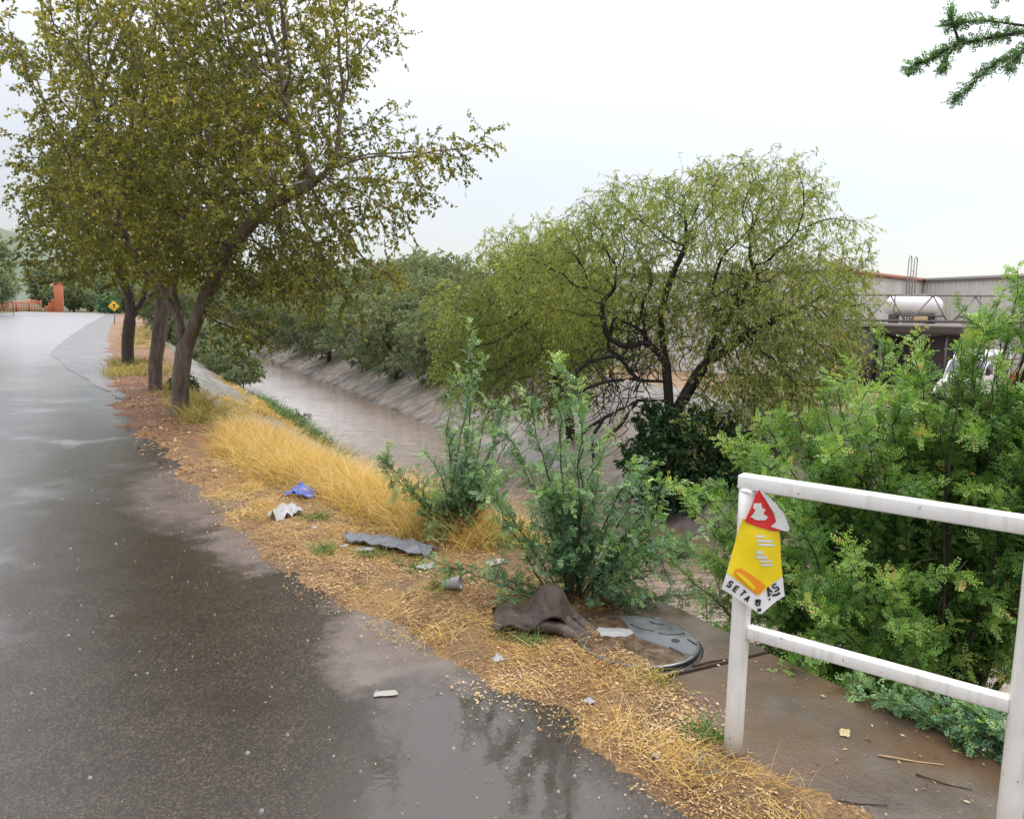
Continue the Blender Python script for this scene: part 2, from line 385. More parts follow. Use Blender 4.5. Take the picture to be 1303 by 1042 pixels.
def ysamples(y0, y1, d0=.03, k=.006):
    ys = [y0]
    while ys[-1] < y1: ys.append(ys[-1] + max(d0, k * abs(ys[-1])))
    ys[-1] = y1
    return np.array(ys)

# road: one sheet under the verge edge
def strip(name, y, xl, xr, zf, nx, mat, kind='structure', smooth=True):
    m = MB(); t = np.linspace(0, 1, nx)
    P = np.zeros((len(y), nx, 3))
    for i, yy in enumerate(y):
        a, b = xl(yy), xr(yy); xs = a + (b - a) * t
        P[i, :, 0] = xs; P[i, :, 1] = yy; P[i, :, 2] = [zf(x, yy) for x in xs]
    m.grid(P[:, ::-1])
    o = m.build(name, mat, smooth=smooth); o['kind'] = kind
    return o

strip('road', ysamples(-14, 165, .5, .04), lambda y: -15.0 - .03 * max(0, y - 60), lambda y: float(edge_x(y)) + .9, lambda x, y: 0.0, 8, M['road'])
strip('road_shoulder', ysamples(13.5, 150, .3, .03), lambda y: float(edge_x(y)) + .3 - 1.9 * min(1, max(0, (y - 13.5) / 16)) + .12 * fbm(y, 3, .5, 2), lambda y: float(edge_x(y)) + .6, lambda x, y: .006, 5, M['shoulder'])

def verge_z(x, y):
    e = float(edge_x(y)); w = x - e
    far = min(1, max(0, (y - 4) / 8))
    n = fbm(x, y, 1.6, 3.1, 5); n2 = fbm(x, y, 6.0, 8.2, 3) + .75 * fbm(x, y, 22.0, 1.2, 3)
    h = -.016 + .16 * min(max(w, -.2), .36) + (.026 + .02 * far) * n + .010 * n2
    if x > 1.97 and y < 3.4:                     # thins out over the slab
        xb = 2.0 + .10 * n + .05 * n2; h -= min(.3, x - xb) * .55 if x > xb else 0
    return min(h, .060 + .012 * n2)
yv = np.concatenate([ysamples(-6, .6, .1, 0)[:-1], ysamples(.6, 150, .022, .0055)])
strip('verge', yv, lambda y: float(edge_x(y)) - .42, lambda y: float(lip_x(y)) + .02, verge_z, 96, M['verge'])

# concrete pads showing through between road and verge
def pad(pts, z, name='pavement'):
    m = MB(); m.poly([(x, y, z) for x, y in pts]); o = m.build(name, M['pad']); o['kind'] = 'structure'; return o
def blob(pts, k=6, amp=.05, seed=0):
    out = []; n = len(pts)
    k *= 4
    for i in range(n):
        a = np.array(pts[i]); b = np.array(pts[(i + 1) % n])
        for j in range(k):
            p = a + (b - a) * j / k
            out.append((p[0] + amp * fbm(p[0], p[1], 3, seed, 5), p[1] + amp * fbm(p[0], p[1], 3, seed + 9, 5)))
    return out

# slabs beside the manhole, with a real edge
def slab(y0, y1, seed):
    m = MB(); ys = np.linspace(y0, y1, 24); L_ = 1.78
    top = [(L_, y0), *[(L_, y) for y in ys[1:]]]
    right = [(float(lip_x(y)) + .012 * nz((y, 0, 0), 9, seed), y) for y in ys[::-1]]
    ring = top + right
    n = len(ring); z1, z0 = .018, -.20
    v = [(x, y, z1) for x, y in ring] + [(x + .02 * (x > 2.3), y, z0) for x, y in ring]
    m.add(v[:n], [list(range(n))[::-1]]);
    m.add(v, [[i, (i + 1) % n, n + (i + 1) % n, n + i] for i in range(n)])
    o = m.build('pavement', M['slab']); o['kind'] = 'structure'
slab(2.60, 3.36, 2); slab(-5, 2.572, 5)

# canal: two banks, bed, water
yb = np.concatenate([ysamples(-12, 12, .12, 0)[:-1], ysamples(12, 260, .3, .02)])
strip('canal_bank_left', yb, lambda y: float(lip_x(y)) - .015, lambda y: LFOOT + .9, lambda x, y: ground_z(max(x, lip_x(y)), y) - .055 + .022 * fbm(x, y, 1.1, 2) * min(1, max(0, (x - lip_x(y)) * 4)), 26, M['bank'])
strip('canal_bank_right', yb, lambda y: float(rfoot_x(y)) - .8, lambda y: float(rfoot_x(y)) + 3.4, lambda x, y: (ground_z(x, y) if x > rfoot_x(y) else WZ - (rfoot_x(y) - x) * .44) + .035 * fbm(x, y, .9, 7), 26, M['bank2'])
strip('canal_water', yb[::2], lambda y: LFOOT - .35, lambda y: float(rfoot_x(y)) + .35, lambda x, y: WZ, 4, M['water'])
strip('yard_slope', yb, lambda y: float(rfoot_x(y)) + 3.4, lambda y: float(rfoot_x(y)) + 9.4, lambda x, y: ground_z(x, y) + .05 * fbm(x, y, .8, 4) * min(1, max(0, x - rfoot_x(y) - 3.4)), 16, M['soil'])
def sheet(name, x0, x1, y0, y1, z, mat):
    m = MB(); m.poly([(x0, y0, z), (x1, y0, z), (x1, y1, z), (x0, y1, z)]); o = m.build(name, mat); o['kind'] = 'structure'; return o
sheet('yard_ground', 16.5, 1500, -300, 260, -2.215, M['soil'])
sheet('roadside_ground', -1500, -14.2, -300, 165, -.03, M['field'])
sheet('ground', -3000, 3000, 160, 4000, -.12, M['field'])

# ------------------------------------------------------------------ tree machinery
def ell_points(ells, density, rs):
    out = []
    for e in ells:
        c = np.array(e[:3]); r = np.array(e[3:6]); d = e[6] if len(e) > 6 else 1.0
        n = max(6, int(4.19 * r.prod() * density * d))
        v = rs.normal(size=(n, 3)); v /= np.linalg.norm(v, axis=1)[:, None]
        v *= (rs.random(n) ** .40)[:, None]
        out.append(c + v * r)
    return np.concatenate(out)

def grow(attr, chains, step=.15, infl=1.4, kill=.28, iters=140, grav=(0, 0, 0), jit=.15, rs=None):
    """space colonisation; chains: list of polylines, the first the trunk, later ones start on an earlier point"""
    pos = []; par = []
    for ci, ch in enumerate(chains):
        ch = [np.array(p, float) for p in ch]
        if ci == 0: pos.append(ch[0]); par.append(-1); cur = 0
        else:
            cur = int(np.argmin([np.linalg.norm(p - ch[0]) for p in pos]))
        for q in ch[1:]:
            a = pos[cur]; d = q - a; L = np.linalg.norm(d); k = max(1, int(round(L / step)))
            for i in range(1, k + 1):
                pos.append(a + d * i / k + (rs.normal(size=3) * step * .12 if i < k else 0)); par.append(cur); cur = len(pos) - 1
    P = np.array(pos); A = attr.copy()
    def near(A, Q, off, bd, bi):
        for s in range(0, len(Q), 256):
            q = Q[s:s + 256]; d = ((A[:, None] - q[None]) ** 2).sum(-1); j = d.argmin(1); dm = d[np.arange(len(A)), j]
            m = dm < bd; bd[m] = dm[m]; bi[m] = j[m] + s + off
    bd = np.full(len(A), 1e9); bi = np.zeros(len(A), int); near(A, P, 0, bd, bi)
    g = np.array(grav)
    for it in range(iters):
        if len(A) == 0: break
        act = bd < (infl * infl if it > 8 else 1e9)
        if not act.any():
            act = bd <= np.partition(bd, min(4, len(bd) - 1))[min(4, len(bd) - 1)]
        idx = bi[act]; dv = A[act] - P[idx]; dv /= np.linalg.norm(dv, axis=1)[:, None] + 1e-9
        u, inv = np.unique(idx, return_inverse=True)
        S = np.zeros((len(u), 3)); np.add.at(S, inv, dv)
        S /= np.linalg.norm(S, axis=1)[:, None] + 1e-9
        S += rs.normal(size=S.shape) * jit + g
        S /= np.linalg.norm(S, axis=1)[:, None] + 1e-9
        Q = P[u] + S * step
        off = len(P); P = np.concatenate([P, Q]); par.extend(u.tolist())
        near(A, Q, off, bd, bi)
        keep = bd > kill * kill; A = A[keep]; bd = bd[keep]; bi = bi[keep]
        if len(P) > 14000: break
    return P, np.array(par)

def radii(P, par, r0=.006, e=2.3, rmax=None):
    n = len(P); acc = np.zeros(n)
    for i in range(n - 1, -1, -1):
        if acc[i] == 0: acc[i] = r0 ** e
        if par[i] >= 0: acc[par[i]] += acc[i]
    r = acc ** (1 / e)
    if rmax: r = r * (rmax / r[0]) ** (np.log(r / r0 + 1e-9) / np.log(r[0] / r0 + 1e-9))
    return r

def skeleton(P, par, r):
    n = len(P); kids = [[] for _ in range(n)]
    for i in range(n):
        if par[i] >= 0: kids[par[i]].append(i)
    chains = []; stack = [(0, -1)]
    while stack:
        s, pa = stack.pop()
        ch = ([pa] if pa >= 0 else []) + [s]; c = s
        while kids[c]:
            ks = sorted(kids[c], key=lambda k: -r[k])
            for k in ks[1:]: stack.append((k, c))
            c = ks[0]; ch.append(c)
        chains.append(ch)
    return chains, kids

def unit(v): return v / (np.linalg.norm(v, axis=-1, keepdims=True) + 1e-9)

def leaf_quads(mb, Pp, A, L, W, tint, rs, fold=.18):
    n = len(Pp); A = unit(A); S = unit(np.cross(A, rs.normal(size=(n, 3)))); N = np.cross(S, A)
    L = np.broadcast_to(L, (n,))[:, None]; W = np.broadcast_to(W, (n,))[:, None]
    v = np.stack([Pp, Pp + A * L * .45 + S * W * .5 + N * W * fold, Pp + A * L, Pp + A * L * .45 - S * W * .5 + N * W * fold], 1)
    mb.add(v.reshape(-1, 3), np.arange(4 * n).reshape(n, 4), np.repeat(tint, 4))

def pinnate(mb, Pp, A, S, L, pairs, ll, lw, tint, rs):
    """feather leaves: pairs of leaflets along each rachis"""
    n = len(Pp); A = unit(A); S = unit(S - A * (S * A).sum(1, keepdims=True)); N = np.cross(S, A)
    t = (np.arange(pairs) + .6) / pairs
    for sgn in (-1, 1):
        B = Pp[:, None] + A[:, None] * (t[None, :, None] * L[:, None, None])
        D = unit(S[:, None] * sgn * .86 + A[:, None] * .45 + N[:, None] * .15 + rs.normal(size=(n, pairs, 3)) * .22)
        Wd = unit(A[:, None] - D * (A[:, None] * D).sum(-1, keepdims=True))
        sc = (ll * (1 - .35 * np.abs(t - .5) * 2))[None, :, None] * np.ones((n, 1, 1))
        v = np.stack([B, B + D * sc * .5 + Wd * lw * .5, B + D * sc, B + D * sc * .5 - Wd * lw * .5], 2).reshape(-1, 3)
        k = n * pairs
        tt = np.repeat(np.repeat(tint, pairs) + rs.normal(size=k) * .06, 4)
        mb.add(v, np.arange(4 * k).reshape(k, 4), np.clip(tt, 0, 1))

def twig_tris(mb, a, b, r):
    """thin three sided twigs a->b"""
    n = len(a); d = unit(b - a); s = unit(np.cross(d, np.array([.3, .5, .8]))); u = np.cross(s, d)
    ring = [s, -.5 * s + .87 * u, -.5 * s - .87 * u]
    v = np.stack([a + ring[0] * r, a + ring[1] * r, a + ring[2] * r, b + ring[0] * r * .4, b + ring[1] * r * .4, b + ring[2] * r * .4], 1)
    o = np.arange(n)[:, None] * 6
    f = np.concatenate([o + np.array([[0, 1, 4, 3]]), o + np.array([[1, 2, 5, 4]]), o + np.array([[2, 0, 3, 5]])])
    mb.add(v.reshape(-1, 3), f)

def make_tree(name, loc, rz, ells, chains, seed, wood, leafm, trunk_r, density=22, step=.15, kill=.28, infl=1.4, grav=(0, 0, -.05), jit=.2,
              leaves=9, leaf=(.05, .028), twig=.16, droop=.5, thin=.014, tint_mu=.42, style='leaf', clip=None, split=.035, e=2.3, dens_fn=None, top_light=.25, label=None, cat='tree', group=None, feather=None, limb_r=0.0, tangle=()):
    rs = np.random.default_rng(seed)
    A = ell_points(ells, density, rs)
    P, par = grow(A, chains, step, infl, kill, 150, grav, jit, rs)
    r = radii(P, par, .0045, e, trunk_r)
    r[0] *= 1.25
    if limb_r:
        cp = np.concatenate([np.array(q, float)[None].reshape(-1, 3) for q in sum(([list(np.array(q[i]) * (1 - w) + np.array(q[i + 1]) * w) for i in range(len(q) - 1) for w in (0, .25, .5, .75, 1)] for q in chains), [])])
        dm = np.sqrt(((P[:, None] - cp[None]) ** 2).sum(-1).min(1)); r = np.where(dm < .07, np.maximum(r, limb_r), r)
    ch, kids = skeleton(P, par, r)
    root = empty(name, loc, rz)
    tr = MB(); br = MB(); nbr = 0
    for c in ch:
        pts = P[c]; rr = r[c].copy()
        if len(c) < 2: continue
        if c[0] != 0: rr[0] = min(rr[0], rr[1] * 1.15)
        # smooth the zigzag
        if len(c) > 3:
            sm = pts.copy(); sm[1:-1] = (pts[:-2] + 2 * pts[1:-1] + pts[2:]) / 4; pts = sm
        k = 10 if rr[0] > .06 else (6 if rr[0] > .02 else 4)
        if rr[0] > split: tr.tube(pts, rr, k)
        else: br.tube(pts, rr, k, cap=False); nbr += 1
    for (tx_, ty_, tz_, tr_, tn_) in tangle:                      # bare, tangled dead twigs inside the crown
        for _ in range(tn_):
            p0 = np.array([tx_, ty_, tz_]) + rs.normal(size=3) * tr_ * .5; q = [p0]; dv = unit(rs.normal(size=3) + np.array([-.3, 0, .1]))
            for _k in range(7):
                dv = unit(dv + rs.normal(size=3) * .42); q.append(q[-1] + dv * tr_ * .2)
            br.tube(np.array(q), np.linspace(.011, .003, 8), 4, cap=False)
    tr.build('trunk', wood, root, True)
    # twigs and leaves on the thin wood
    ids = np.where(r < thin)[0]; ids = ids[par[ids] >= 0]
    if dens_fn is not None: ids = ids[rs.random(len(ids)) < dens_fn(P[ids])]
    d = unit(P[ids] - P[par[ids]])
    nt = 2
    base = np.repeat(P[ids], nt, 0); dd = np.repeat(d, nt, 0)
    td = unit(dd * .8 + rs.normal(size=dd.shape) * .55 + np.array([0, 0, -droop * .5]))
    TL = twig * (.6 + .8 * rs.random(len(base)))
    tip = base + td * TL[:, None]; tip[:, 2] -= droop * TL * .35
    twig_tris(br, base, tip, .0022)
    br.build('branches', wood, root, True)
    fo = MB()
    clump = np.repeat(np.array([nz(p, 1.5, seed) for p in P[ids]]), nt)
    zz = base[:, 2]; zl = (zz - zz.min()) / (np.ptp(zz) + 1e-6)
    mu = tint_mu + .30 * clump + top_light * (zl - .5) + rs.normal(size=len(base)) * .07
    nl = leaves
    if style == 'leaf':
        t = rs.random((len(base), nl)) ** .8
        pp = (base[:, None] + (tip - base)[:, None] * t[..., None]).reshape(-1, 3)
        ax = unit(np.repeat(td, nl, 0) * .5 + rs.normal(size=(len(pp), 3)) * .75 + np.array([0, 0, -droop]))
        L = leaf[0] * (.42 + 1.15 * rs.random(len(pp)) ** 1.2)
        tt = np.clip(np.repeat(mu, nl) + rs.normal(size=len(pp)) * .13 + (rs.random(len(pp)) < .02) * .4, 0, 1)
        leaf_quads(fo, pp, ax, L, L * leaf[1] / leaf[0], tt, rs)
    else:
        fl, pairs, ll, lw = feather
        t = (np.arange(nl) + .5) / nl
        pp = (base[:, None] + (tip - base)[:, None] * t[None, :, None]).reshape(-1, 3)
        pp += rs.normal(size=pp.shape) * .01
        tdn = np.repeat(td, nl, 0)
        sd_ = unit(np.cross(tdn, np.array([0, 0, 1.])) + rs.normal(size=tdn.shape) * .4) * np.where(rs.random(len(pp)) < .5, -1, 1)[:, None]
        ax = unit(tdn * .5 + sd_ * .75 + np.array([0, 0, -droop * .6]))
        S = np.cross(ax, unit(np.array([0, 0, 1.]) + rs.normal(size=ax.shape) * .5))
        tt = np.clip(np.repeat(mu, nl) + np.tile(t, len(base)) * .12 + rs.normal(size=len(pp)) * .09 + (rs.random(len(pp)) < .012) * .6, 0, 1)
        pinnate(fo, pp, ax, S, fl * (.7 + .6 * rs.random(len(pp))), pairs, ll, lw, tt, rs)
    fo.build('crown', leafm, root)
    tag(root, label, cat, group)
    print(name, 'nodes', len(P), 'thin', len(ids), 'leafverts', fo.c)
    return root

# ------------------------------------------------------------------ trees of the verge
DEEP = 1.0
ROW = 'trees along the road verge'
make_tree('verge_tree', (.57, 12.28, 0), VIEW_RZ,
    [(1.1, 0, 3.4, 1.9, 1.8, 1.7), (.9, .2, 5.5, 2.0, 1.8, 1.5), (3.0, -.2, 3.75, 1.25, .9, .75), (4.35, -.2, 3.95, .45, .4, .32, 1.6), (2.0, -.3, 2.35, 1.05, .9, .8),
     (1.2, -.4, 1.45, .55, .5, .55, 1.2), (1.28, -.45, .92, .16, .16, .32, 1.5), (2.6, -.4, 1.9, .5, .5, .6), (3.25, -.3, 2.6, .35, .4, .75), (-.7, 0, 3.5, 1.2, 1.3, 1.3), (2.6, .3, 5.9, .8, .8, .9, .5), (-1.5, 0, 5.5, 1.1, 1.2, .9, .3), (.2, -.6, 2.4, .8, .7, .6), (.6, .3, 7.6, 1.8, 1.7, 1.5, .35)],
    [[(0, 0, -.1), (.02, 0, .4), (.09, 0, .85), (.12, 0, 1.05)], [(.12, 0, 1.05), (.03, .03, 1.45), (-.03, .05, 1.95), (.12, .05, 2.7)], [(.12, 0, 1.05), (.30, -.05, 1.40), (.50, -.1, 1.8), (.85, -.15, 2.5)],
     [(.03, .03, 1.45), (-.35, .1, 2.1), (-.9, .1, 2.9)], [(.85, -.15, 2.5), (1.5, -.2, 3.1), (2.3, -.25, 3.5)]],
    11, M['bark'], M['leaf_olive'], .125, density=58, step=.12, kill=.19, leaves=22, dens_fn=lambda P: np.clip(1.15 - .16 * np.maximum(0, P[:, 2] - 3.6), .72, 1), leaf=(.047, .028), twig=.27, droop=.55, grav=(0, 0, -.06), thin=.013,
    label='large olive-leaved tree with a forked trunk, nearest of the roadside row', group=ROW)
make_tree('verge_tree', (.32, 15.78, 0), VIEW_RZ,
    [(-.9, 0, 3.6, 1.55, 1.5, 1.3), (-1.2, -.2, 2.5, 1.25, 1.2, .6), (-.5, 0, 5.9, 1.4, 1.5, 1.3), (-1.7, 0, 5.6, .8, 1, 1.0, .2), (.8, .2, 5.0, 2.1, 1.8, 1.8), (.3, 0, 2.9, 1.4, 1.4, .8), (.1, .2, 8.0, 1.9, 1.8, 1.6, .4), (-2.5, 0, 6.5, .7, .8, .6, .12), (-2.2, 0, 4.9, .6, .8, .5, .15)],
    [[(0, 0, -.1), (.03, 0, .6), (.14, 0, 1.2), (.24, 0, 1.9)], [(.24, 0, 1.9), (.2, 0, 2.8), (.3, .1, 4.0)], [(.24, 0, 1.9), (-.4, 0, 2.8), (-1.0, 0, 3.8), (-1.3, 0, 4.5)]],
    12, M['bark'], M['leaf_olive'], .125, density=40, step=.14, kill=.22, leaves=17, dens_fn=lambda P: np.clip(1.1 - .16 * np.maximum(0, P[:, 2] - 3.6), .62, 1), leaf=(.058, .034), twig=.29, droop=.5, grav=(0, 0, -.05), thin=.013,
    label='second tree of the roadside row, its plain trunk leaning right', group=ROW)
make_tree('verge_tree', (-.12, 22.33, 0), VIEW_RZ,
    [(-.1, 0, 3.4, 1.7, 1.8, 1.0), (.3, 0, 4.6, 2.3, 2.2, 1.4), (-1.2, 0, 4.0, 1.2, 1.5, 1.0), (1.2, 0, 2.9, 1.2, 1.2, .8)],
    [[(0, 0, -.1), (-.04, 0, .6), (.06, 0, 1.2), (.14, 0, 1.8)], [(.06, 0, 1.2), (.35, .1, 1.7), (.6, .1, 2.6)], [(.14, 0, 1.8), (-.3, 0, 2.8), (-.8, 0, 3.6)]],
    13, M['bark_dark'], M['leaf_olive'], .15, density=24, step=.18, kill=.30, leaves=14, leaf=(.09, .055), twig=.30, droop=.5, thin=.015,
    label='third tree of the roadside row, dark trunk in yellow grass', group=ROW)

# ------------------------------------------------------------------ mesquites across the canal
feather_far = (.085, 4, .030, .011)
make_tree('mesquite_tree', (8.72, 10.46, -1.25), VIEW_RZ,
    [(1.55, 0, 3.1, 1.6, 1.6, 1.3), (1.5, -.2, 1.9, 1.5, 1.3, .8), (.9, 0, 4.85, 1.3, 1.3, .95), (2.15, 0, 4.1, .9, 1, .7, .4), (-1.5, .3, 3.7, 1.2, 1.2, .9, .75), (-.1, .3, 3.5, 1.3, 1.2, 1.1, .6), (.7, -.3, 1.3, .9, .8, .9), (1.6, -.3, 1.2, 1.0, .9, .7), (2.1, 0, 2.4, .8, .9, .8), (.2, -.5, .9, .9, .6, .7), (1.3, -.5, 1.9, 1.0, .7, .8, .8), (-.6, .4, 2.9, 1.1, .9, .8, .6), (-1.9, .5, 3.0, .9, .8, .8, .8), (-.9, .2, 4.65, 1.3, 1.2, .75), (.2, .2, 5.2, .9, .9, .5, .7), (-2.5, .5, 3.7, 1.0, .9, .8, .7), (-1.9, .4, 4.35, 1.0, .9, .6, .8)],
    [[(0, 0, -.1), (-.1, 0, .5), (-.28, 0, 1.05), (-.36, 0, 1.75), (-.42, 0, 2.15)], [(-.42, 0, 2.15), (-.75, 0, 2.45), (-.9, 0, 3.0), (-.7, 0, 3.5)], [(-.42, 0, 2.15), (-.55, .1, 2.9), (-.35, .1, 3.6), (-.1, .1, 4.2)],
     [(-.28, 0, 1.05), (.25, .1, 2.0), (.7, .1, 3.0), (1.0, .1, 3.6)], [(.25, .1, 2.0), (1.1, 0, 2.7), (1.9, 0, 3.1)],
     [(-.36, 0, 1.75), (-.9, -.1, 1.8), (-1.5, -.2, 1.75), (-2.1, -.2, 1.5)], [(-.3, 0, 1.4), (-.9, -.2, 1.45), (-1.5, -.2, 1.1), (-2.0, -.3, .75)], [(-.9, -.1, 1.8), (-1.3, -.1, 2.2), (-1.75, -.1, 2.1), (-2.1, -.1, 1.8)], [(-.9, 0, 2.6), (-1.35, 0, 2.9), (-1.45, 0, 2.3), (-1.1, 0, 2.1)], [(-.75, 0, 2.45), (-1.15, -.1, 2.35), (-1.5, -.1, 2.55), (-1.6, -.1, 3.1), (-1.35, -.1, 3.35)], [(-1.5, -.2, 1.1), (-1.7, -.3, .8), (-1.65, -.3, .35)], [(-.9, -.2, 1.45), (-1.3, -.3, .9), (-1.75, -.3, .55)], [(.7, .1, 3.0), (.35, .1, 3.3), (.45, .1, 3.8)], [(.7, .1, 3.0), (1.2, .1, 3.4), (1.0, .1, 3.9)]],
    21, M['bark_black'], M['leaf_mesq'], .14, limb_r=.030, tangle=[(-1.3, -.15, 1.75, .75, 90), (-.8, -.1, 2.5, .7, 50), (.8, .1, 3.1, .7, 70)], density=64, step=.11, kill=.175, jit=.42, infl=1.0, leaves=17, leaf=(.07, .017), twig=.36, droop=.95, thin=.011, tint_mu=.42, top_light=.1,
    label='wide feathery tree with twisted black limbs on the far canal bank', group='feathery trees across the canal')
make_tree('mesquite_tree', (8.55, 14.9, -1.45), VIEW_RZ,
    [(-.7, 0, 3.5, 1.5, 1.3, 1.0), (-1.2, -.4, 1.4, 1.2, .8, .6), (.1, -.4, 1.5, 1.0, .8, .6), (-1.3, 0, 2.2, 1.0, 1.1, .8), (.3, 0, 2.6, 1.4, 1.3, 1.2), (-1.5, 0, 3.0, .9, .9, .75), (.1, 0, 4.5, 1.1, 1.1, .7), (-.5, -.3, 1.5, 1.4, .9, .7), (-2.1, 0, 3.1, .9, .9, .9), (-2.0, -.1, 2.1, .9, .9, .8), (-1.0, 0, 4.45, 1.0, 1.0, .7), (1.0, 0, 3.4, .9, 1, .8)],
    [[(.4, 0, -.1), (.4, 0, .6), (.2, 0, 1.3), (-.1, 0, 2.0)], [(.2, 0, 1.3), (.7, 0, 2.2), (.8, 0, 3.2)], [(-.1, 0, 2.0), (-.6, 0, 2.8), (-.9, 0, 3.5)]],
    22, M['bark_dark'], M['leaf_mesq'], .11, density=52, step=.12, kill=.20, jit=.35, infl=1.1, leaves=19, leaf=(.078, .020), twig=.40, droop=1.0, thin=.012, tint_mu=.38, top_light=.2,
    label='leafy feathery tree with drooping pale crown left of the black-limbed one', group='feathery trees across the canal')
make_tree('bank_shrub', (7.95, 10.3, -1.75), VIEW_RZ,
    [(.05, 0, 1.0, .5, .55, .75), (.0, 0, 1.6, .42, .5, .4), (.55, -.1, .5, .8, .7, .55), (.75, -.1, 1.25, .7, .6, .7), (-.3, -.1, .9, .4, .5, .5), (1.3, -.1, .9, .7, .6, .7), (.3, 0, .3, .9, .7, .35)],
    [[(.2, 0, -.1), (.2, 0, .3), (.1, 0, .8)], [(.2, 0, .3), (.7, 0, .6)]],
    23, M['bark_dark'], M['leaf_dark'], .04, density=170, step=.08, kill=.12, leaves=14, leaf=(.085, .036), twig=.12, droop=.4, thin=.012,
    label='dark green shrub under the black-limbed tree at the water', cat='shrub')

# ------------------------------------------------------------------ far trees: two prototypes, then copies
protoA = make_tree('canal_tree', (12.2, 33, -.7), .4,
    [(0, 0, 3.4, 2.4, 2.3, 1.3), (-1.4, .3, 2.3, 1.5, 1.5, .9), (1.3, -.3, 2.4, 1.6, 1.5, 1.0), (.3, .2, 4.6, 1.5, 1.5, .7), (-.6, -.6, 1.4, 1.6, 1.3, .8)],
    [[(0, 0, -.1), (.1, 0, .8), (0, .1, 1.4)], [(.1, 0, .8), (.6, .2, 1.7)], [(0, .1, 1.4), (-.6, 0, 2.4)]],
    31, M['bark_dark'], M['leaf_far'], .14, density=20, step=.2, kill=.32, jit=.3, leaves=16, leaf=(.13, .055), twig=.34, droop=.7, thin=.016, tint_mu=.45,
    label='drooping green tree in the row crowding the far canal bank', group='trees crowding the far canal bank')
protoB = make_tree('roadside_tree', (-15.5, 108, 0), 0,
    [(0, 0, 4.6, 2.6, 2.6, 1.9), (-1.3, .4, 3.2, 1.7, 1.7, 1.2), (1.5, -.3, 3.3, 1.7, 1.7, 1.3), (.2, .1, 6.2, 1.5, 1.5, .9), (-.2, 0, 2.0, 2.3, 2.3, 1.3)],
    [[(0, 0, -.1), (.05, 0, 1.0), (0, .1, 2.0)], [(.05, 0, 1.0), (.7, .2, 2.4)], [(0, .1, 2.0), (-.8, 0, 3.2)]],
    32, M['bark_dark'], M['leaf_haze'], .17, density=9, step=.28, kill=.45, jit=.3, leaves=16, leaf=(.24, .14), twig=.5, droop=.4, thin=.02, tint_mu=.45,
    label='tall misty green tree at the left edge of the road', group='misty trees beside the road')
def recolor(o, mat):
    for c in o.children:
        if c.name.startswith('crown'):
            c.data = c.data.copy(); c.data.materials.clear(); c.data.materials.append(mat)
hazeA = None
rs = np.random.default_rng(77)
for i, (x, y, s) in enumerate([(12.6, 24.5, .86), (12.3, 40, 1.0), (11.2, 30, .75), (12.8, 48, 1.1), (12.0, 58, 1.15), (12.4, 70, 1.2), (11.5, 84, 1.3), (11.0, 104, 1.4), (14.5, 36, 1.05), (16, 52, 1.2), (10.4, 46, .75), (10.2, 64, .8), (12.0, 20.5, .72), (9.6, 25.5, .62), (9.3, 29, .72), (9.4, 34, .8), (9.2, 40, .85), (9.2, 47, .9), (9.0, 55, .95), (8.8, 66, 1.0), (10.4, 21.5, .6), (14.5, 27, .95), (13.5, 62, 1.2), (9.6, 76, .9), (7, 128, 1.6), (2.5, 135, 1.5), (10, 120, 1.4), (15.5, 44, 1.15)]):
    c = copy_tree(protoA); c.location = (x, y, -.6 if x > 10.5 else -1.2); c.rotation_euler = (0, 0, rs.random() * 6.28); c.scale = (s, s, s * (.9 + .2 * rs.random()))
    c.name = 'canal_tree'
for i, (x, y, s, lab) in enumerate([(-19.5, 124, 1.9, 0), (-24, 132, 1.6, 0), (-22, 112, 1.7, 0), (-28, 146, 1.8, 0), (-27, 165, 1.7, 0), (-12, 200, 1.5, 1), (-6, 206, 1.3, 1), (-1.5, 196, 1.2, 1), (3, 210, 1.5, 1), (-17.5, 205, 1.6, 1), (-9, 214, 1.8, 1), (6.5, 190, 1.3, 1), (-24, 180, 1.5, 1), (10, 180, 1.4, 1), (-.5, 150, .9, 1), (6, 150, 1.1, 1), (-15, 183, .8, 1), (-8, 184, .7, 1), (-3, 182, .75, 1), (1.5, 180, .7, 1), (-11, 186, .9, 1)]):
    c = copy_tree(protoB); c.location = (x, y, -.1); c.rotation_euler = (0, 0, rs.random() * 6.28); c.scale = (s, s, s); c.name = 'roadside_tree'
    if lab:
        c['label'] = 'misty tree in the belt closing the far end of the road'; c['group'] = 'misty trees closing the road'
for i, (x, y, s, lab) in enumerate([(1.7, 44, .66, 'fourth tree of the roadside row, thin and far off'), (1.7, 58, .7, 'fifth tree of the roadside row, small beyond the sign'), (1.9, 76, .75, 'last tree of the roadside row, almost lost in mist')]):
    c = copy_tree(protoA); c.location = (x, y, -.05); c.rotation_euler = (0, 0, rs.random() * 6.28); c.scale = (s, s, s * 1.1); c.name = 'verge_tree'
    c['label'] = lab; c['group'] = ROW

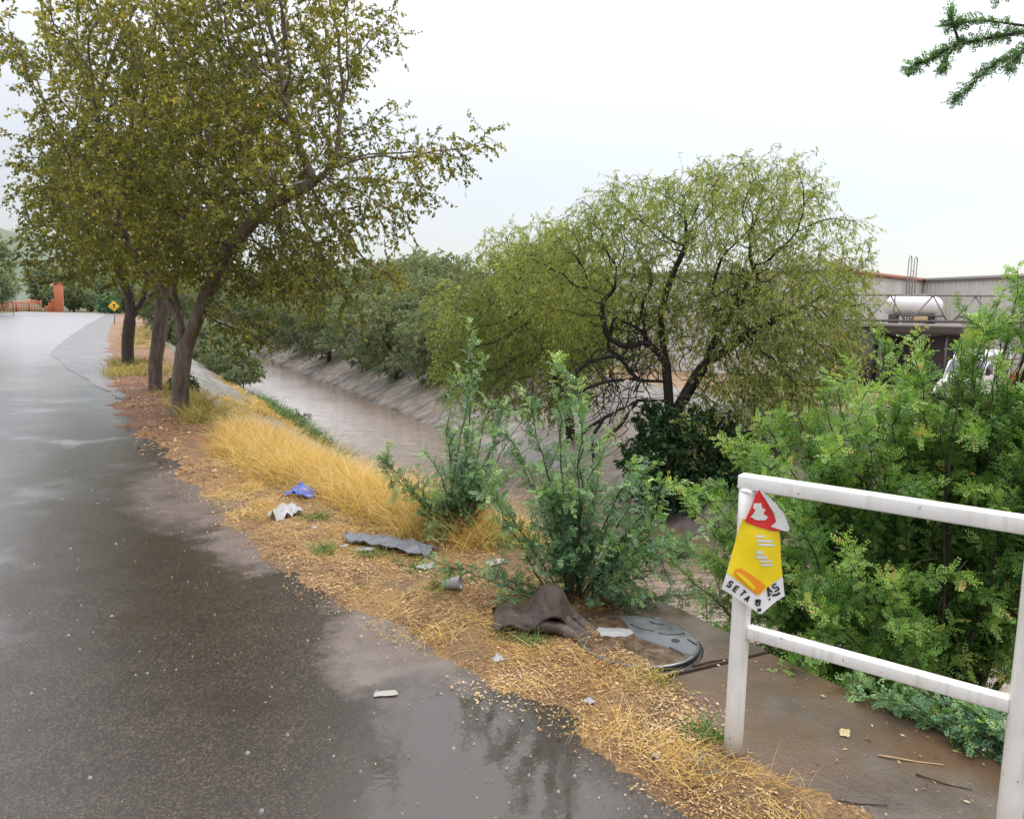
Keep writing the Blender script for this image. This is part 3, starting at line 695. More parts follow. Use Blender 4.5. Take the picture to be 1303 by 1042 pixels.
# left canal bank bushes
protoC = make_tree('canal_bush', (3.5, 33, -1.25), 0,
    [(0, 0, .7, 1.0, 1.2, .7), (.5, -.7, .5, .8, .9, .5), (-.3, .8, .8, .8, .9, .7)], [[(0, 0, -.1), (0, 0, .3), (.1, .1, .6)], [(0, 0, .3), (.3, -.4, .5)]],
    33, M['bark_dark'], M['leaf_far'], .04, density=50, step=.13, kill=.2, leaves=14, leaf=(.12, .055), twig=.2, droop=.3, thin=.012, tint_mu=.3, cat='bush',
    label='dark low bush at the water below the concrete bank', group='bushes on the near canal bank')
for x, y, s in [(3.4, 38, 1.2), (3.6, 29.5, .55), (3.6, 45, 1.5), (3.3, 54, 1.6)]:
    c = copy_tree(protoC); c.location = (x, y, -1.25); c.rotation_euler = (0, 0, rs.random() * 6.28); c.scale = (s, s, s); c.name = 'canal_bush'
for x, y, z, s, lab, mat in [(10.2, 22.2, -.6, .75, 'dark bush at the top of the sloping canal bank under the trees', 'leaf_dark'), (-18.0, 104, -.05, 1.9, 'rusty brown bush by the grey diamond sign', 'leaf_rust'), (-20.5, 120, .6, 2.4, 'plum dark bush behind the grey diamond sign', 'leaf_plum'),
                          (-17.6, 96, -.05, 1.6, 'round green bush at the left road edge', 'leaf_far'), (-2.9, 160, -.05, 3.0, 'light green bush right of the orange pillar', 'leaf_shrub'), (.78, 15.2, 0, .28, 'small green shrub at the foot of the leaning trunk', 'leaf_dark')]:
    c = copy_tree(protoC); c.location = (x, y, z); c.rotation_euler = (0, 0, rs.random() * 6.28); c.scale = (s, s, s); c.name = 'bush'; recolor(c, M[mat])
    c['label'] = lab; c['group'] = 'separate bushes'

# ------------------------------------------------------------------ near shrubs made of long leafy wands
def bez(a, b, c, n):
    t = np.linspace(0, 1, n)[:, None]
    return (1 - t) ** 2 * a + 2 * t * (1 - t) * b + t * t * c

def wand_shrub(name, loc, rz, tips, seed, leafm, label, cat, fl=.058, pairs=6, ll=.0175, lw=.0095, spacing=.0115, side=7, sr=.25, start=.18, tint_mu=.38, root_r=.05, group=None, stem_r=.006, hole=None, extra=None):
    rs = np.random.default_rng(seed)
    root = empty(name, loc, rz); st = MB(); fo = MB()
    Ps = []; As = []; Ts = []
    def leafy(pts, t0, dens=1.0, tipness=1.0):
        seg = np.linalg.norm(np.diff(pts, axis=0), axis=1); cum = np.concatenate([[0], np.cumsum(seg)]); L = cum[-1]
        n = max(2, int(L * (1 - t0) / spacing * dens))
        s = L * (t0 + (1 - t0) * (np.arange(n) + rs.random(n)) / n)
        P = np.stack([np.interp(s, cum, pts[:, k]) for k in range(3)], 1)
        T = unit(np.stack([np.interp(s + .01, cum, pts[:, k]) - np.interp(s - .01, cum, pts[:, k]) for k in range(3)], 1))
        ph = rs.random(n) * 6.28
        a = unit(np.cross(T, np.array([.2, .9, .3]))); b = np.cross(T, a)
        rad = a * np.cos(ph)[:, None] + b * np.sin(ph)[:, None]
        Ps.append(P); As.append(unit(rad * .8 + T * .55 + np.array([0, 0, -.12])))
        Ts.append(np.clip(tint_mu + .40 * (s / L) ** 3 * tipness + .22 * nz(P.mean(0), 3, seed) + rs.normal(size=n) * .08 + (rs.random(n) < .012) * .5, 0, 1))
    for tp in tips:
        tip = np.array(tp, float)
        a = np.array([rs.normal() * root_r, rs.normal() * root_r, -.03])
        L = np.linalg.norm(tip - a)
        up = min(.9, .35 + .5 * tip[2] / (L + 1e-6))
        b = a + (tip - a) * .5 + np.array([0, 0, 1.0]) * L * (.16 if tip[2] > .25 * L else .10) * up + rs.normal(size=3) * .05 * L
        pts = bez(a, b, tip, 16); pts[1:-1] += rs.normal(size=(14, 3)) * .006 * L
        st.tube(pts, np.linspace(stem_r * (.6 + .5 * L), .0018, 16), 5, cap=False)
        if rs.random() < .07: continue                         # a dead, bare wand
        leafy(pts, start)
        for j in range(rs.poisson(side)):
            k = rs.integers(4, 15); o = pts[k]; T = unit(pts[k] - pts[k - 1])
            d = unit(T * .75 + rs.normal(size=3) * .6 + np.array([0, 0, .12])); l = sr * (.4 + .9 * rs.random()) * (1.15 - k / 22)
            q = bez(o, o + d * l * .5 + rs.normal(size=3) * .02, o + d * l + np.array([0, 0, -.03 * l]), 7)
            st.tube(q, np.linspace(.0028, .0012, 7), 4, cap=False); leafy(q, .08)
    n_w = len(Ps)
    if extra is not None:
        P, par = extra['P'], extra['par']; r = radii(P, par, .003, 2.3, extra['r']); ch, _ = skeleton(P, par, r)
        for c in ch:
            if len(c) < 2: continue
            rr = r[c].copy()
            if c[0] != 0: rr[0] = min(rr[0], rr[1] * 1.2)
            st.tube(P[c], rr, 6 if rr[0] > .01 else 4, cap=False)
            if rr[-1] < .006 and len(c) > 3:
                q = P[c]; leafy(q, 0.0 if rr[0] < .012 else .3, extra.get('dens', 1.0))
    st.build('stems', extra['bark'] if extra else M['bark_shrub'], root, True)
    P = np.concatenate(Ps); A = np.concatenate(As); T = np.concatenate(Ts)
    if hole is not None:
        k = ((P[:, 0] - hole[0]) / hole[2]) ** 2 + ((P[:, 2] - hole[1]) / hole[3]) ** 2 > .7 + .5 * rs.random(len(P)); P, A, T = P[k], A[k], T[k]
    S = np.cross(A, unit(np.array([0, 0, 1.]) + rs.normal(size=A.shape) * .45))
    pinnate(fo, P, A, S, fl * (.65 + .7 * rs.random(len(P))), pairs, ll, lw, T, rs)
    fo.build('foliage', leafm, root)
    tag(root, label, cat, group)
    print(name, 'leaves', len(P), 'verts', fo.c)
    return root

def fill(tips, n, rs, yr, inner=(.45, .95)):
    """more wands between the measured tips"""
    out = [(x, rs.normal() * yr, z) for x, z in tips]
    t = np.array(tips)
    for _ in range(n):
        i, j = rs.integers(0, len(t), 2); w = rs.random(); p = (t[i] * w + t[j] * (1 - w)) * rs.uniform(*inner)
        out.append((p[0], rs.normal() * yr * 1.3, max(.06, p[1])))
    return out
rs = np.random.default_rng(5)
SH = 'blue-green saplings on the verge'
wand_shrub('mesquite_sapling', (2.21, 3.52, .02), VIEW_RZ, fill([(-.16, 1.40), (-.07, 1.30), (-.34, 1.24), (-.44, .98), (-.58, .70), (.10, .95), (.16, 1.0), (.29, .86), (.43, .80), (.50, .58), (.58, .72), (.66, .5), (.55, .34), (-.3, .5)], 19, rs, .18)
    + [(-.86, -.05, .26), (-.78, .1, .20), (.76, .0, .07), (.70, -.15, .10), (-.45, -.2, .12)],
    41, M['leaf_shrub'], 'bushy blue-green sapling growing behind the crumpled brown cloth', 'sapling', group=SH)
wand_shrub('mesquite_sapling', (2.03, 4.9, .0), VIEW_RZ, fill([(.08, 1.60), (.0, 1.25), (.20, 1.36), (.36, 1.18), (-.2, .74), (-.55, .64), (-.50, .50), (.54, .98), (.28, .75), (-.3, .36), (.48, .6)], 13, rs, .22, (.4, .95)) + [(.4, -.3, .10), (.75, -.3, .06)],
    42, M['leaf_shrub'], 'taller slim blue-green sapling at the end of the yellow grass', 'sapling', group=SH, fl=.062, spacing=.013)
# the great bush behind the gate: grown limbs, then wands through its outline
ells = [(-.1, 0, 1.65, 1.05, .85, .85), (-1.0, 0, 1.75, .6, .65, .5), (.75, 0, 1.75, .75, .8, .6), (.62, .1, 2.95, .42, .45, .34), (-.15, 0, 2.1, .95, .7, .42), (-.55, -.1, .95, .8, .65, .5), (.6, -.1, .9, .7, .6, .6)]
A = ell_points(ells, 130, np.random.default_rng(8))
P, par = grow(A, [[(0, 0, -.15), (.05, 0, .5), (.1, 0, 1.1)], [(.05, 0, .5), (-.4, 0, 1.0), (-.8, 0, 1.5)], [(.1, 0, 1.1), (.35, 0, 1.8), (.6, 0, 2.5)]], .08, .8, .14, 120, (0, 0, .02), .25, np.random.default_rng(9))
tips = [(-1.6, 1.26), (-1.57, 1.7), (-1.37, 1.99), (-1.18, 2.2), (-.9, 2.32), (-.62, 2.48), (-.34, 2.58), (-.2, 2.66), (.06, 2.72), (.2, 2.88), (.33, 3.12), (.5, 3.13), (.75, 3.2), (.9, 3.0), (-1.5, 1.0), (-1.1, .75), (-.9, .7), (-.4, .45), (1.1, 2.6)]
wand_shrub('mesquite_bush', (4.34, 2.80, -1.15), VIEW_RZ, fill(tips, 46, np.random.default_rng(6), .30, (.5, .97)) + fill([(-1.45, 1.75), (-1.2, 2.05), (-.95, 2.2), (-.65, 2.35), (-.4, 2.42), (-.35, 2.7), (-.15, 2.75), (.02, 2.85), (-.1, 2.5), (.1, 2.6), (.75, 2.2), (.95, 2.5), (1.1, 2.1), (-1.5, 1.3)], 44, np.random.default_rng(16), .34, (.8, 1.0)) + fill([(.25, 2.75), (.4, 3.0), (.6, 2.9), (.75, 3.1), (.9, 2.8), (.85, 2.4), (1.05, 2.6), (.55, 3.2), (.7, 3.25)], 38, np.random.default_rng(17), .28, (.86, 1.02)), 43, M['leaf_bush'],
    'broad bright green bush sprawling behind the white gate', 'bush', fl=.072, pairs=6, ll=.020, lw=.0095, spacing=.0085, side=9, sr=.34, start=.34, tint_mu=.41, root_r=.08, stem_r=.008, hole=(.38, 2.50, .22, .18),
    extra=dict(P=P, par=par, r=.055, bark=M['bark_dark'], dens=1.5))
wand_shrub('trailing_branch', (3.05, 1.2, .0), VIEW_RZ, [(-.70, .655, .04), (-.62, .55, .10), (-.55, .62, .14), (-.5, .45, .05), (-.35, .3, .13), (-.2, .25, .08), (-.68, .75, .07), (-.3, .45, .1), (-.45, .3, .02), (-.1, .05, .12), (-.4, .38, .16), (-.25, .12, .05)], 44, M['leaf_shrub'],
    'low green branch trailing over the wet slab edge by the right gate post', 'branch', fl=.045, spacing=.008, side=8, sr=.13, start=.05, root_r=.03, tint_mu=.42)

# the tree outside the frame on the right, whose lowest limb reaches into the picture
def limb_tree():
    rs = np.random.default_rng(50)
    root = empty('overhanging_tree', (8.0, 2.3, -1.9), 0.0); tr = MB(); br = MB(); fo = MB()
    l0 = np.array([8.0, 2.3, -1.9])
    tr.tube(np.array([(8.0, 2.3, -2.0), (8.02, 2.35, -.4), (7.9, 2.5, 1.2), (7.7, 2.7, 2.6), (7.75, 2.75, 4.2)]) - l0, [.17, .14, .12, .10, .06], 10)
    limbs = [[(7.75, 2.65, 2.4), (7.2, 3.1, 3.5), (6.5, 3.75, 3.95), (6.0, 4.1, 3.86), (5.66, 4.3, 3.66)],
             [(6.75, 3.5, 3.85), (6.3, 3.75, 3.78), (6.0, 3.85, 3.6), (5.80, 3.98, 3.36)],
             [(7.2, 3.1, 3.5), (6.7, 3.5, 4.25), (6.3, 3.85, 4.32), (6.05, 4.0, 4.26)],
             [(6.5, 3.75, 3.95), (6.1, 4.0, 4.02), (5.85, 4.15, 3.98)], [(5.98, 4.1, 3.87), (5.88, 4.1, 3.98), (5.84, 4.1, 4.1)], [(5.95, 4.1, 3.84), (5.86, 4.12, 3.72), (5.82, 4.1, 3.60)],
             [(6.35, 3.8, 4.3), (6.2, 3.85, 4.2), (6.12, 3.9, 4.14)], [(6.3, 3.72, 3.8), (6.15, 3.75, 3.66), (6.1, 3.75, 3.58)],
             [(7.75, 2.75, 4.0), (8.3, 3.2, 4.8), (8.8, 3.4, 5.1)], [(7.75, 2.75, 3.6), (7.6, 2.0, 4.6), (7.4, 1.4, 5.0)], [(8.0, 2.45, .9), (8.5, 2.0, 2.4), (9.0, 1.8, 3.4)]]
    Ps = []; As = []; Ts = []
    for i, l in enumerate(limbs):
        p = np.array(l, float) - l0; n = len(p) * 8; t = np.linspace(0, len(p) - 1, n)
        q = np.stack([np.interp(t, np.arange(len(p)), p[:, k]) for k in range(3)], 1)
        ker = np.array([1, 2, 3, 2, 1]) / 9.0
        for k in range(3): q[2:-2, k] = np.convolve(q[:, k], ker, 'valid')
        br.tube(q, np.linspace(.028 if i in (0, 8, 9, 10) else .012, .002, n), 6)
        L = np.linalg.norm(np.diff(q, axis=0), axis=1).sum(); a0 = .38 if i == 0 else .25
        m = int(L * (1 - a0) / .0045); s = a0 + (1 - a0) * rs.random(m)
        P = np.stack([np.interp(s * (n - 1), np.arange(n), q[:, k]) for k in range(3)], 1)
        T = unit(np.stack([np.interp(s * (n - 1) + .5, np.arange(n), q[:, k]) - np.interp(s * (n - 1) - .5, np.arange(n), q[:, k]) for k in range(3)], 1))
        Ps.append(P + rs.normal(size=P.shape) * .012); As.append(unit(T * .7 + rs.normal(size=P.shape) * .55)); Ts.append(np.clip(.52 + rs.normal(size=m) * .15, 0, 1))
    P = np.concatenate(Ps); A = np.concatenate(As)
    pinnate(fo, P, A, np.cross(A, unit(np.array([0, 0, 1.]) + rs.normal(size=A.shape) * .4)), .065 * (.7 + .6 * rs.random(len(P))), 5, .024, .014, np.concatenate(Ts), rs)
    tr.build('trunk', M['bark_dark'], root, True); br.build('branches', M['bark_dark'], root, True); fo.build('crown', M['leaf_shrub'], root)
    tag(root, 'leafy limb hanging into the upper right corner of the sky', 'tree')
limb_tree()

# ------------------------------------------------------------------ grass, weeds, litter (uncountable)
def blades(name, centers, per, length, spread, lean, width, mat, seed, kind='stuff', zf=None, tint=(0.5, .2), label=None, cat=None, seg=4, curl=.6, group=None):
    rs = np.random.default_rng(seed); m = MB()
    cs = np.repeat(np.asarray(centers, float), per, 0); n = len(cs)
    b = cs.copy(); b[:, :2] += rs.normal(size=(n, 2)) * spread
    if zf is not None: b[:, 2] = [zf(x, y) for x, y in b[:, :2]]
    L = length * (.45 + .75 * rs.random(n)) * np.repeat(.5 + .9 * rs.random(len(centers)), per)
    az = rs.random(n) * 6.28; ln = np.abs(rs.normal(size=n)) * lean
    cb = np.repeat(rs.normal(size=(len(centers), 2)) * lean * .5, per, 0)
    d = np.stack([np.cos(az) * ln + cb[:, 0], np.sin(az) * ln + cb[:, 1], np.ones(n)], 1); d = unit(d)
    hz = unit(np.stack([d[:, 0], d[:, 1], np.zeros(n)], 1) + 1e-6)
    side = np.stack([-hz[:, 1], hz[:, 0], np.zeros(n)], 1); a2 = rs.random(n) * 3.14
    side = side * np.cos(a2)[:, None] + np.cross(d, side) * np.sin(a2)[:, None]
    ts = np.linspace(0, 1, seg + 1); rows = []
    cu = curl * (.3 + 1.2 * rs.random(n))
    for t in ts:
        p = b + d * (L * t)[:, None] + (hz * .6 - np.array([0, 0, .55])) * (L * cu * t * t)[:, None]
        w = width * (1 - .85 * t) * .5
        rows += [p - side * w, p + side * w]
    v = np.stack(rows, 1).reshape(-1, 3); k = 2 * (seg + 1)
    o = np.arange(n)[:, None, None] * k; s = np.arange(seg)[None, :, None] * 2
    f = (o + s + np.array([0, 1, 3, 2])[None, None]).reshape(-1, 4)
    tt = np.clip(tint[0] + rs.normal(size=n) * tint[1] + np.repeat(rs.normal(size=len(centers)) * .12, per), 0, 1)
    tv = np.clip(np.repeat(tt, k) + np.tile(np.repeat((ts - .6) * .35, 2), n), 0, 1)
    m.add(v, f, tv)
    o = m.build(name, mat); tag(o, label, cat, group, kind); return o

def scatter(y0, y1, x_a, x_b, n, rs, pw=1.0):
    out = []
    for _ in range(n):
        y = y0 + (y1 - y0) * rs.random() ** pw; a, b = x_a(y), x_b(y)
        out.append((a + (b - a) * rs.random(), y, 0))
    return np.array(out)
def gz(x, y): return ground_z(x, y) + (.03 if x < lip_x(y) else -.03)
rs = np.random.default_rng(61)
gin = lerp_tab([(4.3, 2.15), (5, 1.82), (5.6, 1.52), (6.2, 1.45), (6.9, 1.30), (7.9, .95), (9.5, .95), (11.3, 1.1)])
gout = lambda y: lip_x(y) + .55 + .25 * math.sin(y)
c = scatter(4.6, 10.0, gin, gout, 620, rs)
blades('dry_grass', c, 66, .36, .10, .5, .0048, M['grass_dry'], 1, zf=gz, tint=(.55, .16), label='tall golden dry grass along the canal edge', cat='grass', curl=.55)
c = scatter(4.8, 10.0, gin, gout, 90, rs)
blades('faded_grass', c, 30, .34, .10, .7, .0045, M['grass_mid'], 6, zf=gz, tint=(.3, .25), label='greyer and greener stalks mixed into the golden grass', cat='grass', curl=.7)
c = np.concatenate([scatter(5.0, 9.5, lambda y: gin(y) - .22, lambda y: gin(y) + .12, 130, rs), scatter(6.2, 7.4, lambda y: .62, lambda y: 1.0, 26, rs), scatter(3.4, 4.6, lambda y: 1.75, lambda y: 2.6, 46, rs), scatter(1.2, 6.5, lambda y: edge_x(y) + .12, lambda y: min(edge_x(y) + .9, 1.95 if y < 3.3 else 9), 110, rs)])
blades('low_dry_grass', c, 30, .13, .07, 1.3, .0032, M['grass_dry'], 2, zf=gz, tint=(.60, .16), label='short straw-coloured grass thinning out over the litter', cat='grass', curl=.6)
c = np.concatenate([scatter(19.0, 24.5, lambda y: -.55, lambda y: .75, 90, rs), scatter(30, 60, lambda y: -.5, lambda y: 1.1, 150, rs), scatter(11.2, 13.5, lambda y: .68, lambda y: 1.1, 46, rs), scatter(13.5, 17, lambda y: .45, lambda y: .95, 22, rs)])
blades('roadside_grass', c, 40, .30, .13, .5, .009, M['grass_mid'], 3, zf=gz, tint=(.55, .2), label='yellow-green grass round the feet of the roadside trees', cat='grass', seg=3)
c = []
for x, y, r, n in [(3.2, 22, .35, 30), (3.4, 24.5, .3, 25), (2.7, 19.5, .3, 25), (3.8, 26, .3, 20), (3.6, 20.5, .3, 26), (2.0, 17.2, .35, 22), (1.7, 15.2, .3, 18), (3.0, 27.5, .4, 20)]:
    for _ in range(n): c.append((x + rs.normal() * r * .55, y + rs.normal() * r * 3, 0))
blades('bank_grass', np.array(c), 26, .17, .10, 1.0, .012, M['grass_dry'], 4, zf=gz, tint=(.42, .16), label='orange dead grass lying in patches on the concrete bank', cat='grass', seg=3)
c = []
for x, y, rx, ry, n in [(3.95, 24.0, .16, 1.0, 46), (4.15, 21.6, .18, .7, 34), (4.2, 19.4, .14, .8, 22), (4.1, 27.5, .12, .9, 12), (9.1, 22.5, .5, .5, 14)]:
    for _ in range(n): c.append((x + rs.normal() * rx, y + rs.normal() * ry, 0))
blades('waterside_weed', np.array(c), 34, .36, .12, .6, .016, M['grass_green'], 5, zf=lambda x, y: max(ground_z(x, y), WZ) - .03, tint=(.5, .2), label='fresh green weeds growing at the water line', cat='weeds', seg=3)
for x, y, s, lab in [(1.60, 3.98, .10, 'green tuft nearest the brown cloth'), (1.50, 4.35, .08, 'small green tuft beside the clear cup'), (1.36, 4.75, .06, 'green tuft in front of the grey plastic sheet'), (1.10, 4.9, .05, 'tiny green tuft close to the road edge'), (1.72, 3.15, .05, 'green tuft in front of the brown cloth'), (1.25, 5.75, .10, 'flat green tuft beside the white bag'), (2.0, 2.55, .07, 'yellowish tuft in front of the manhole cover'), (1.93, 2.12, .045, 'tiny tuft near the left gate post')]:
    cc = np.array([(x + rs.normal() * s * .8, y + rs.normal() * s * .8, 0) for _ in range(12)])
    blades('grass_tuft', cc, 16, .09, .03, .9, .0042, M['grass_mid'] if 'yellow' in lab else M['grass_green'], int(x * 1000 + y * 100), 'thing', lambda a, b: verge_z(a, b) - .003, (.55, .2), lab, 'grass tuft', 3, .5, 'grass tufts on the verge')

def litter(name, n, seed, region, size, label, far=False):
    rs = np.random.default_rng(seed); m = MB(); P = []
    while len(P) < n:
        x, y = region(rs)
        z = verge_z(x, y)
        onslab = x > 1.9 and y < 3.4
        e = x - float(edge_x(y)); den = min(1, max(0, (e + .12) / .22)) * (.55 + .9 * fbm(x, y, 2.2, 17))
        if onslab: den *= max(.015, 1 - max(0, (x - 1.93) / .25))
        if z < .006 and not onslab: den *= .25
        if rs.random() < den: P.append((x, y, max(z, .019 if onslab else .004) + .004 * rs.random() + .004))
    P = np.array(P)
    A = rs.normal(size=P.shape); A[:, 2] *= .12
    L = size * (.35 + 1.1 * rs.random(n) ** 2)
    A = unit(A); S = unit(np.cross(np.array([0, 0, 1.]) + rs.normal(size=A.shape) * .3, A)); Nn = np.cross(A, S); W = L * (.18 + .34 * rs.random(n) ** 1.4)
    L_ = L[:, None]; W_ = W[:, None]
    v = np.stack([P - A * L_ * .5, P + S * W_ * .5 + Nn * W_ * .2, P + A * L_ * .5, P - S * W_ * .5 + Nn * W_ * .2], 1).reshape(-1, 3)
    m.add(v, np.arange(4 * n).reshape(n, 4), np.repeat(np.clip(.47 + .30 * np.array([fbm(p[0], p[1], 2.6, 33) for p in P]) + rs.normal(size=n) * .17 + (rs.random(n) < .015) * .4, 0, 1), 4))
    o = m.build(name, M['litter']); tag(o, label, 'leaf litter', None, 'stuff')
def reg_near(rs):
    y = .8 + 7.2 * rs.random() ** 1.5; a = float(edge_x(y)) - .15; return a + (min(float(lip_x(y)), a + 1.4) - a) * rs.random(), y
def reg_far(rs):
    y = 7.5 + 12 * rs.random(); a = float(edge_x(y)) - .35; return a + (float(lip_x(y)) - a) * rs.random(), y
litter('leaf_litter', 60000, 71, reg_near, .0175, 'fallen orange and tan leaves covering the verge')
litter('far_leaf_litter', 7000, 72, reg_far, .05, 'fallen leaves and straw under the roadside trees')
# stray leaves and grit on the wet road
rs = np.random.default_rng(73); m = MB(); n = 900
yy = 1.0 + 9 * rs.random(n) ** 1.3; xx = edge_x(yy) - np.abs(rs.normal(size=n)) * .35
P = np.stack([xx, yy, np.full(n, .006)], 1); A = rs.normal(size=P.shape); A[:, 2] *= .1
leaf_quads(m, P, A, .011 * (.3 + rs.random(n)), .005 * (.4 + rs.random(n)), np.clip(.4 + rs.normal(size=n) * .2, 0, 1), rs)
tag(m.build('stray_leaves', M['litter']), 'stray leaves washed onto the wet road', 'leaf litter', None, 'stuff')
# ------------------------------------------------------------------ white pipe gate with the torn pennant
def gate():
    root = empty('white_gate', (1.96, 1.99, .0), math.atan2(1.21 - 1.99, 2.335 - 1.96))
    L = math.hypot(.375, .78)
    def sq(a, b, w, h, name):
        m = MB(); m.bar(a, b, w, h); return m.build(name, M['white'], root, bevel=.006)
    def post(x, top):
        m = MB(); n = 9; zs = np.linspace(-.03, top, n)
        m.tube(np.stack([np.full(n, x) + rng.normal(size=n) * .0006, np.zeros(n), zs], 1), .034, 20)
        m.build('post', M['white'], root, True)
        m = MB(); m.lathe([(.034, .0), (.05, .004), (.042, .02), (.034, .026)], 18, (x, 0, .022)); m.build('base_weld', M['rust'], root, True)
    post(0, 1.045); post(L, 1.045)
    sq((-.034, 0, 1.066), (L + .034, 0, 1.066), .058, .052, 'top_rail')
    sq((.030, .002, .512), (L - .030, .002, .512), .046, .046, 'middle_rail')
    m = MB(); m.tube(np.array([(L + .0365 * math.cos(a), .0365 * math.sin(a), .062 + .004 * math.sin(a)) for a in np.linspace(0, 6.28, 20)]), .0022, 5)
    m.build('wire', M['black'], root, True)
    tag(root, 'white painted pipe gate with two rails, a pennant hanging on its post', 'gate')
M['rust'] = paint('rusty_weld', (.20, .13, .08), (.10, .05, .03), .6, .7, 30)
M['black'] = paint('black_plastic', (.02, .02, .022), (.05, .05, .05), .4, .3)
gate()

def flat(name, col, rough=.32):
    t = NT(name); n = t.noise(24, 4, .6)
    c = t.mix(t.ramp(n, [(.4, 0.0), (.75, .22)]), col, [x * .62 for x in col])
    b = t.bsdf(c, rough, t.bump(t.noise(14, 3), .25, .01)); return t.fin(b)
M['p_white'] = flat('pennant_white', (.80, .80, .80)); M['p_yellow'] = flat('pennant_yellow', (.88, .68, .015)); M['p_red'] = flat('pennant_red', (.72, .035, .035))
M['p_orange'] = flat('pennant_orange', (.85, .30, .02)); M['p_pale'] = flat('pennant_pale_print', (.70, .72, .66)); M['p_black'] = flat('pennant_black_print', (.015, .015, .02))
M['p_back'] = flat('pennant_reverse', (.66, .66, .63))

def pennant():
    root = empty('advertising_pennant', (1.96 - .449 * .04, 1.99 - .893 * .04, 0), VIEW_RZ)
    def dep(x, z):
        return -(.012 + .016 * math.sin(3.0 * (x + .1)) + .008 * math.sin(30 * x + 14 * z) * (1.05 - z) * 1.4 + .010 * nz((x * 14, z * 9, 2), 1.0) + .012 * (1.0 - z) - .5 * max(0, x - .03) * .25)
    def panel(name, mat, rows, off, nc=10, parent=root, lift=None, nr=5):
        rz = [r[0] for r in rows]
        zs = np.concatenate([np.linspace(rz[i], rz[i + 1], nr, endpoint=False) for i in range(len(rz) - 1)] + [[rz[-1]]])
        zr = np.array(rz)[::-1]; xl = np.interp(zs, zr, [r[1] for r in rows][::-1]); xr = np.interp(zs, zr, [r[2] for r in rows][::-1])
        P = np.zeros((len(zs), nc, 3))
        for i, z in enumerate(zs):
            for j in range(nc):
                x = xl[i] + (xr[i] - xl[i]) * j / (nc - 1)
                P[i, j] = (x, dep(x, z) - off - (lift(x, z) if lift else 0), z)
        m = MB(); m.grid(P); return m.build(name, mat, parent, True)
    panel('sheet', M['p_white'], [(.94, -.034, .09), (.76, -.078, .118), (.69, -.097, .130), (.664, -.055, .135), (.63, -.001, .094), (.597, .046, .056)], .0)
    panel('yellow_field', M['p_yellow'], [(.945, -.036, .0), (.935, -.036, .088), (.899, -.046, .098), (.750, -.080, .1195), (.737, -.064, .1215), (.70, -.014, .078), (.666, .033, .038)], .0022)
    panel('orange_band', M['p_orange'], [(.765, -.052, -.028), (.745, -.060, .004), (.72, -.032, .040), (.70, -.008, .062), (.672, .028, .040)], .0042)
    panel('inner_stroke', M['p_yellow'], [(.752, -.052, -.040), (.73, -.030, -.008), (.70, .002, .022), (.69, .014, .026)], .0060)
    panel('red_cap', M['p_red'], [(1.05, .010, .020), (1.0, -.006, .052), (.955, -.022, .078), (.935, -.026, .092), (.916, .028, .104), (.905, .07, .105)], .0066)
    panel('printed_block', M['p_pale'], [(1.004, .000, .026), (.988, -.004, .030), (.980, .006, .044), (.966, .000, .036), (.955, -.010, .054), (.943, .012, .046)], .0088)
    def curl(x, z): return .028 * max(0, math.sin((x - .02) / .10 * 1.9))
    panel('folded_corner', M['p_back'], [(1.048, .018, .026), (1.01, .044, .070), (.975, .066, .098), (.945, .074, .112), (.926, .058, .120), (.914, .104, .118)], .0095, lift=curl)
    for z0, z1, a, b in [(.888, .880, .012, .045), (.872, .864, .016, .075), (.858, .850, .022, .082), (.832, .820, .016, .042), (.815, .803, .016, .058), (.798, .790, .030, .074), (.784, .776, .036, .080)]:
        panel('pale_print', M['p_pale'], [(z0, a, b), (z1, a + .004, b + .003)], .0044, 6, nr=2)
    # black characters along the white border: strokes as they read in the photograph (too blurred to be a word)
    lt = MB()
    def stroke(x0, z0, x1, z1, w=.006):
        d = np.array([x1 - x0, z1 - z0]); n = np.array([-d[1], d[0]]) / (np.linalg.norm(d) + 1e-9) * w / 2
        q = [(x0 + n[0], z0 + n[1]), (x1 + n[0], z1 + n[1]), (x1 - n[0], z1 - n[1]), (x0 - n[0], z0 - n[1])]
        lt.poly([(x, dep(x, z) - .0034, z) for x, z in q][::-1])
    def glyph(cx, cz, segs, ang, s=1.0):
        ca, sa = math.cos(ang), math.sin(ang)
        for a, b, c, d in segs:
            p = [(cx + s * (u * ca - v * sa), cz + s * (u * sa + v * ca)) for u, v in ((a, b), (c, d))]
            stroke(*p[0], *p[1])
    S = [(.010, .014, -.008, .014), (-.008, .014, -.008, .001), (-.008, .001, .009, -.001), (.009, -.001, .009, -.014), (.009, -.014, -.010, -.014)]
    E_ = [(-.008, .015, -.008, -.015), (-.008, .014, .009, .014), (-.008, 0, .006, 0), (-.008, -.014, .009, -.014)]
    T_ = [(-.010, .014, .010, .014), (0, .014, 0, -.015)]
    A_ = [(-.009, -.015, 0, .015), (0, .015, .009, -.015), (-.005, -.004, .005, -.004)]
    O_ = [(-.008, .012, .008, .012), (.008, .012, .008, -.012), (.008, -.012, -.008, -.012), (-.008, -.012, -.008, .012)]
    for g, x, z in ((S, -.068, .708), (E_, -.045, .690), (T_, -.020, .674), (A_, -.002, .655)): glyph(x, z, g, -.66 + .12 * math.sin(90 * x), .74)
    glyph(.038, .640, O_, -.1, .8)
    for x, z, w in ((.034, .645, .014), (.044, .612, .012)): stroke(x - .007, z, x + .007, z + .001, w)
    for g, x, z in ((A_, .076, .684), (S, .100, .694)): glyph(x, z, g, .5, .9)
    for x0, z0, x1, z1 in ((.074, .662, .084, .672), (.090, .664, .112, .668), (.112, .668, .116, .676), (.078, .648, .084, .652)): stroke(x0, z0, x1, z1, .008)
    lt.build('lettering', M['p_black'], root)
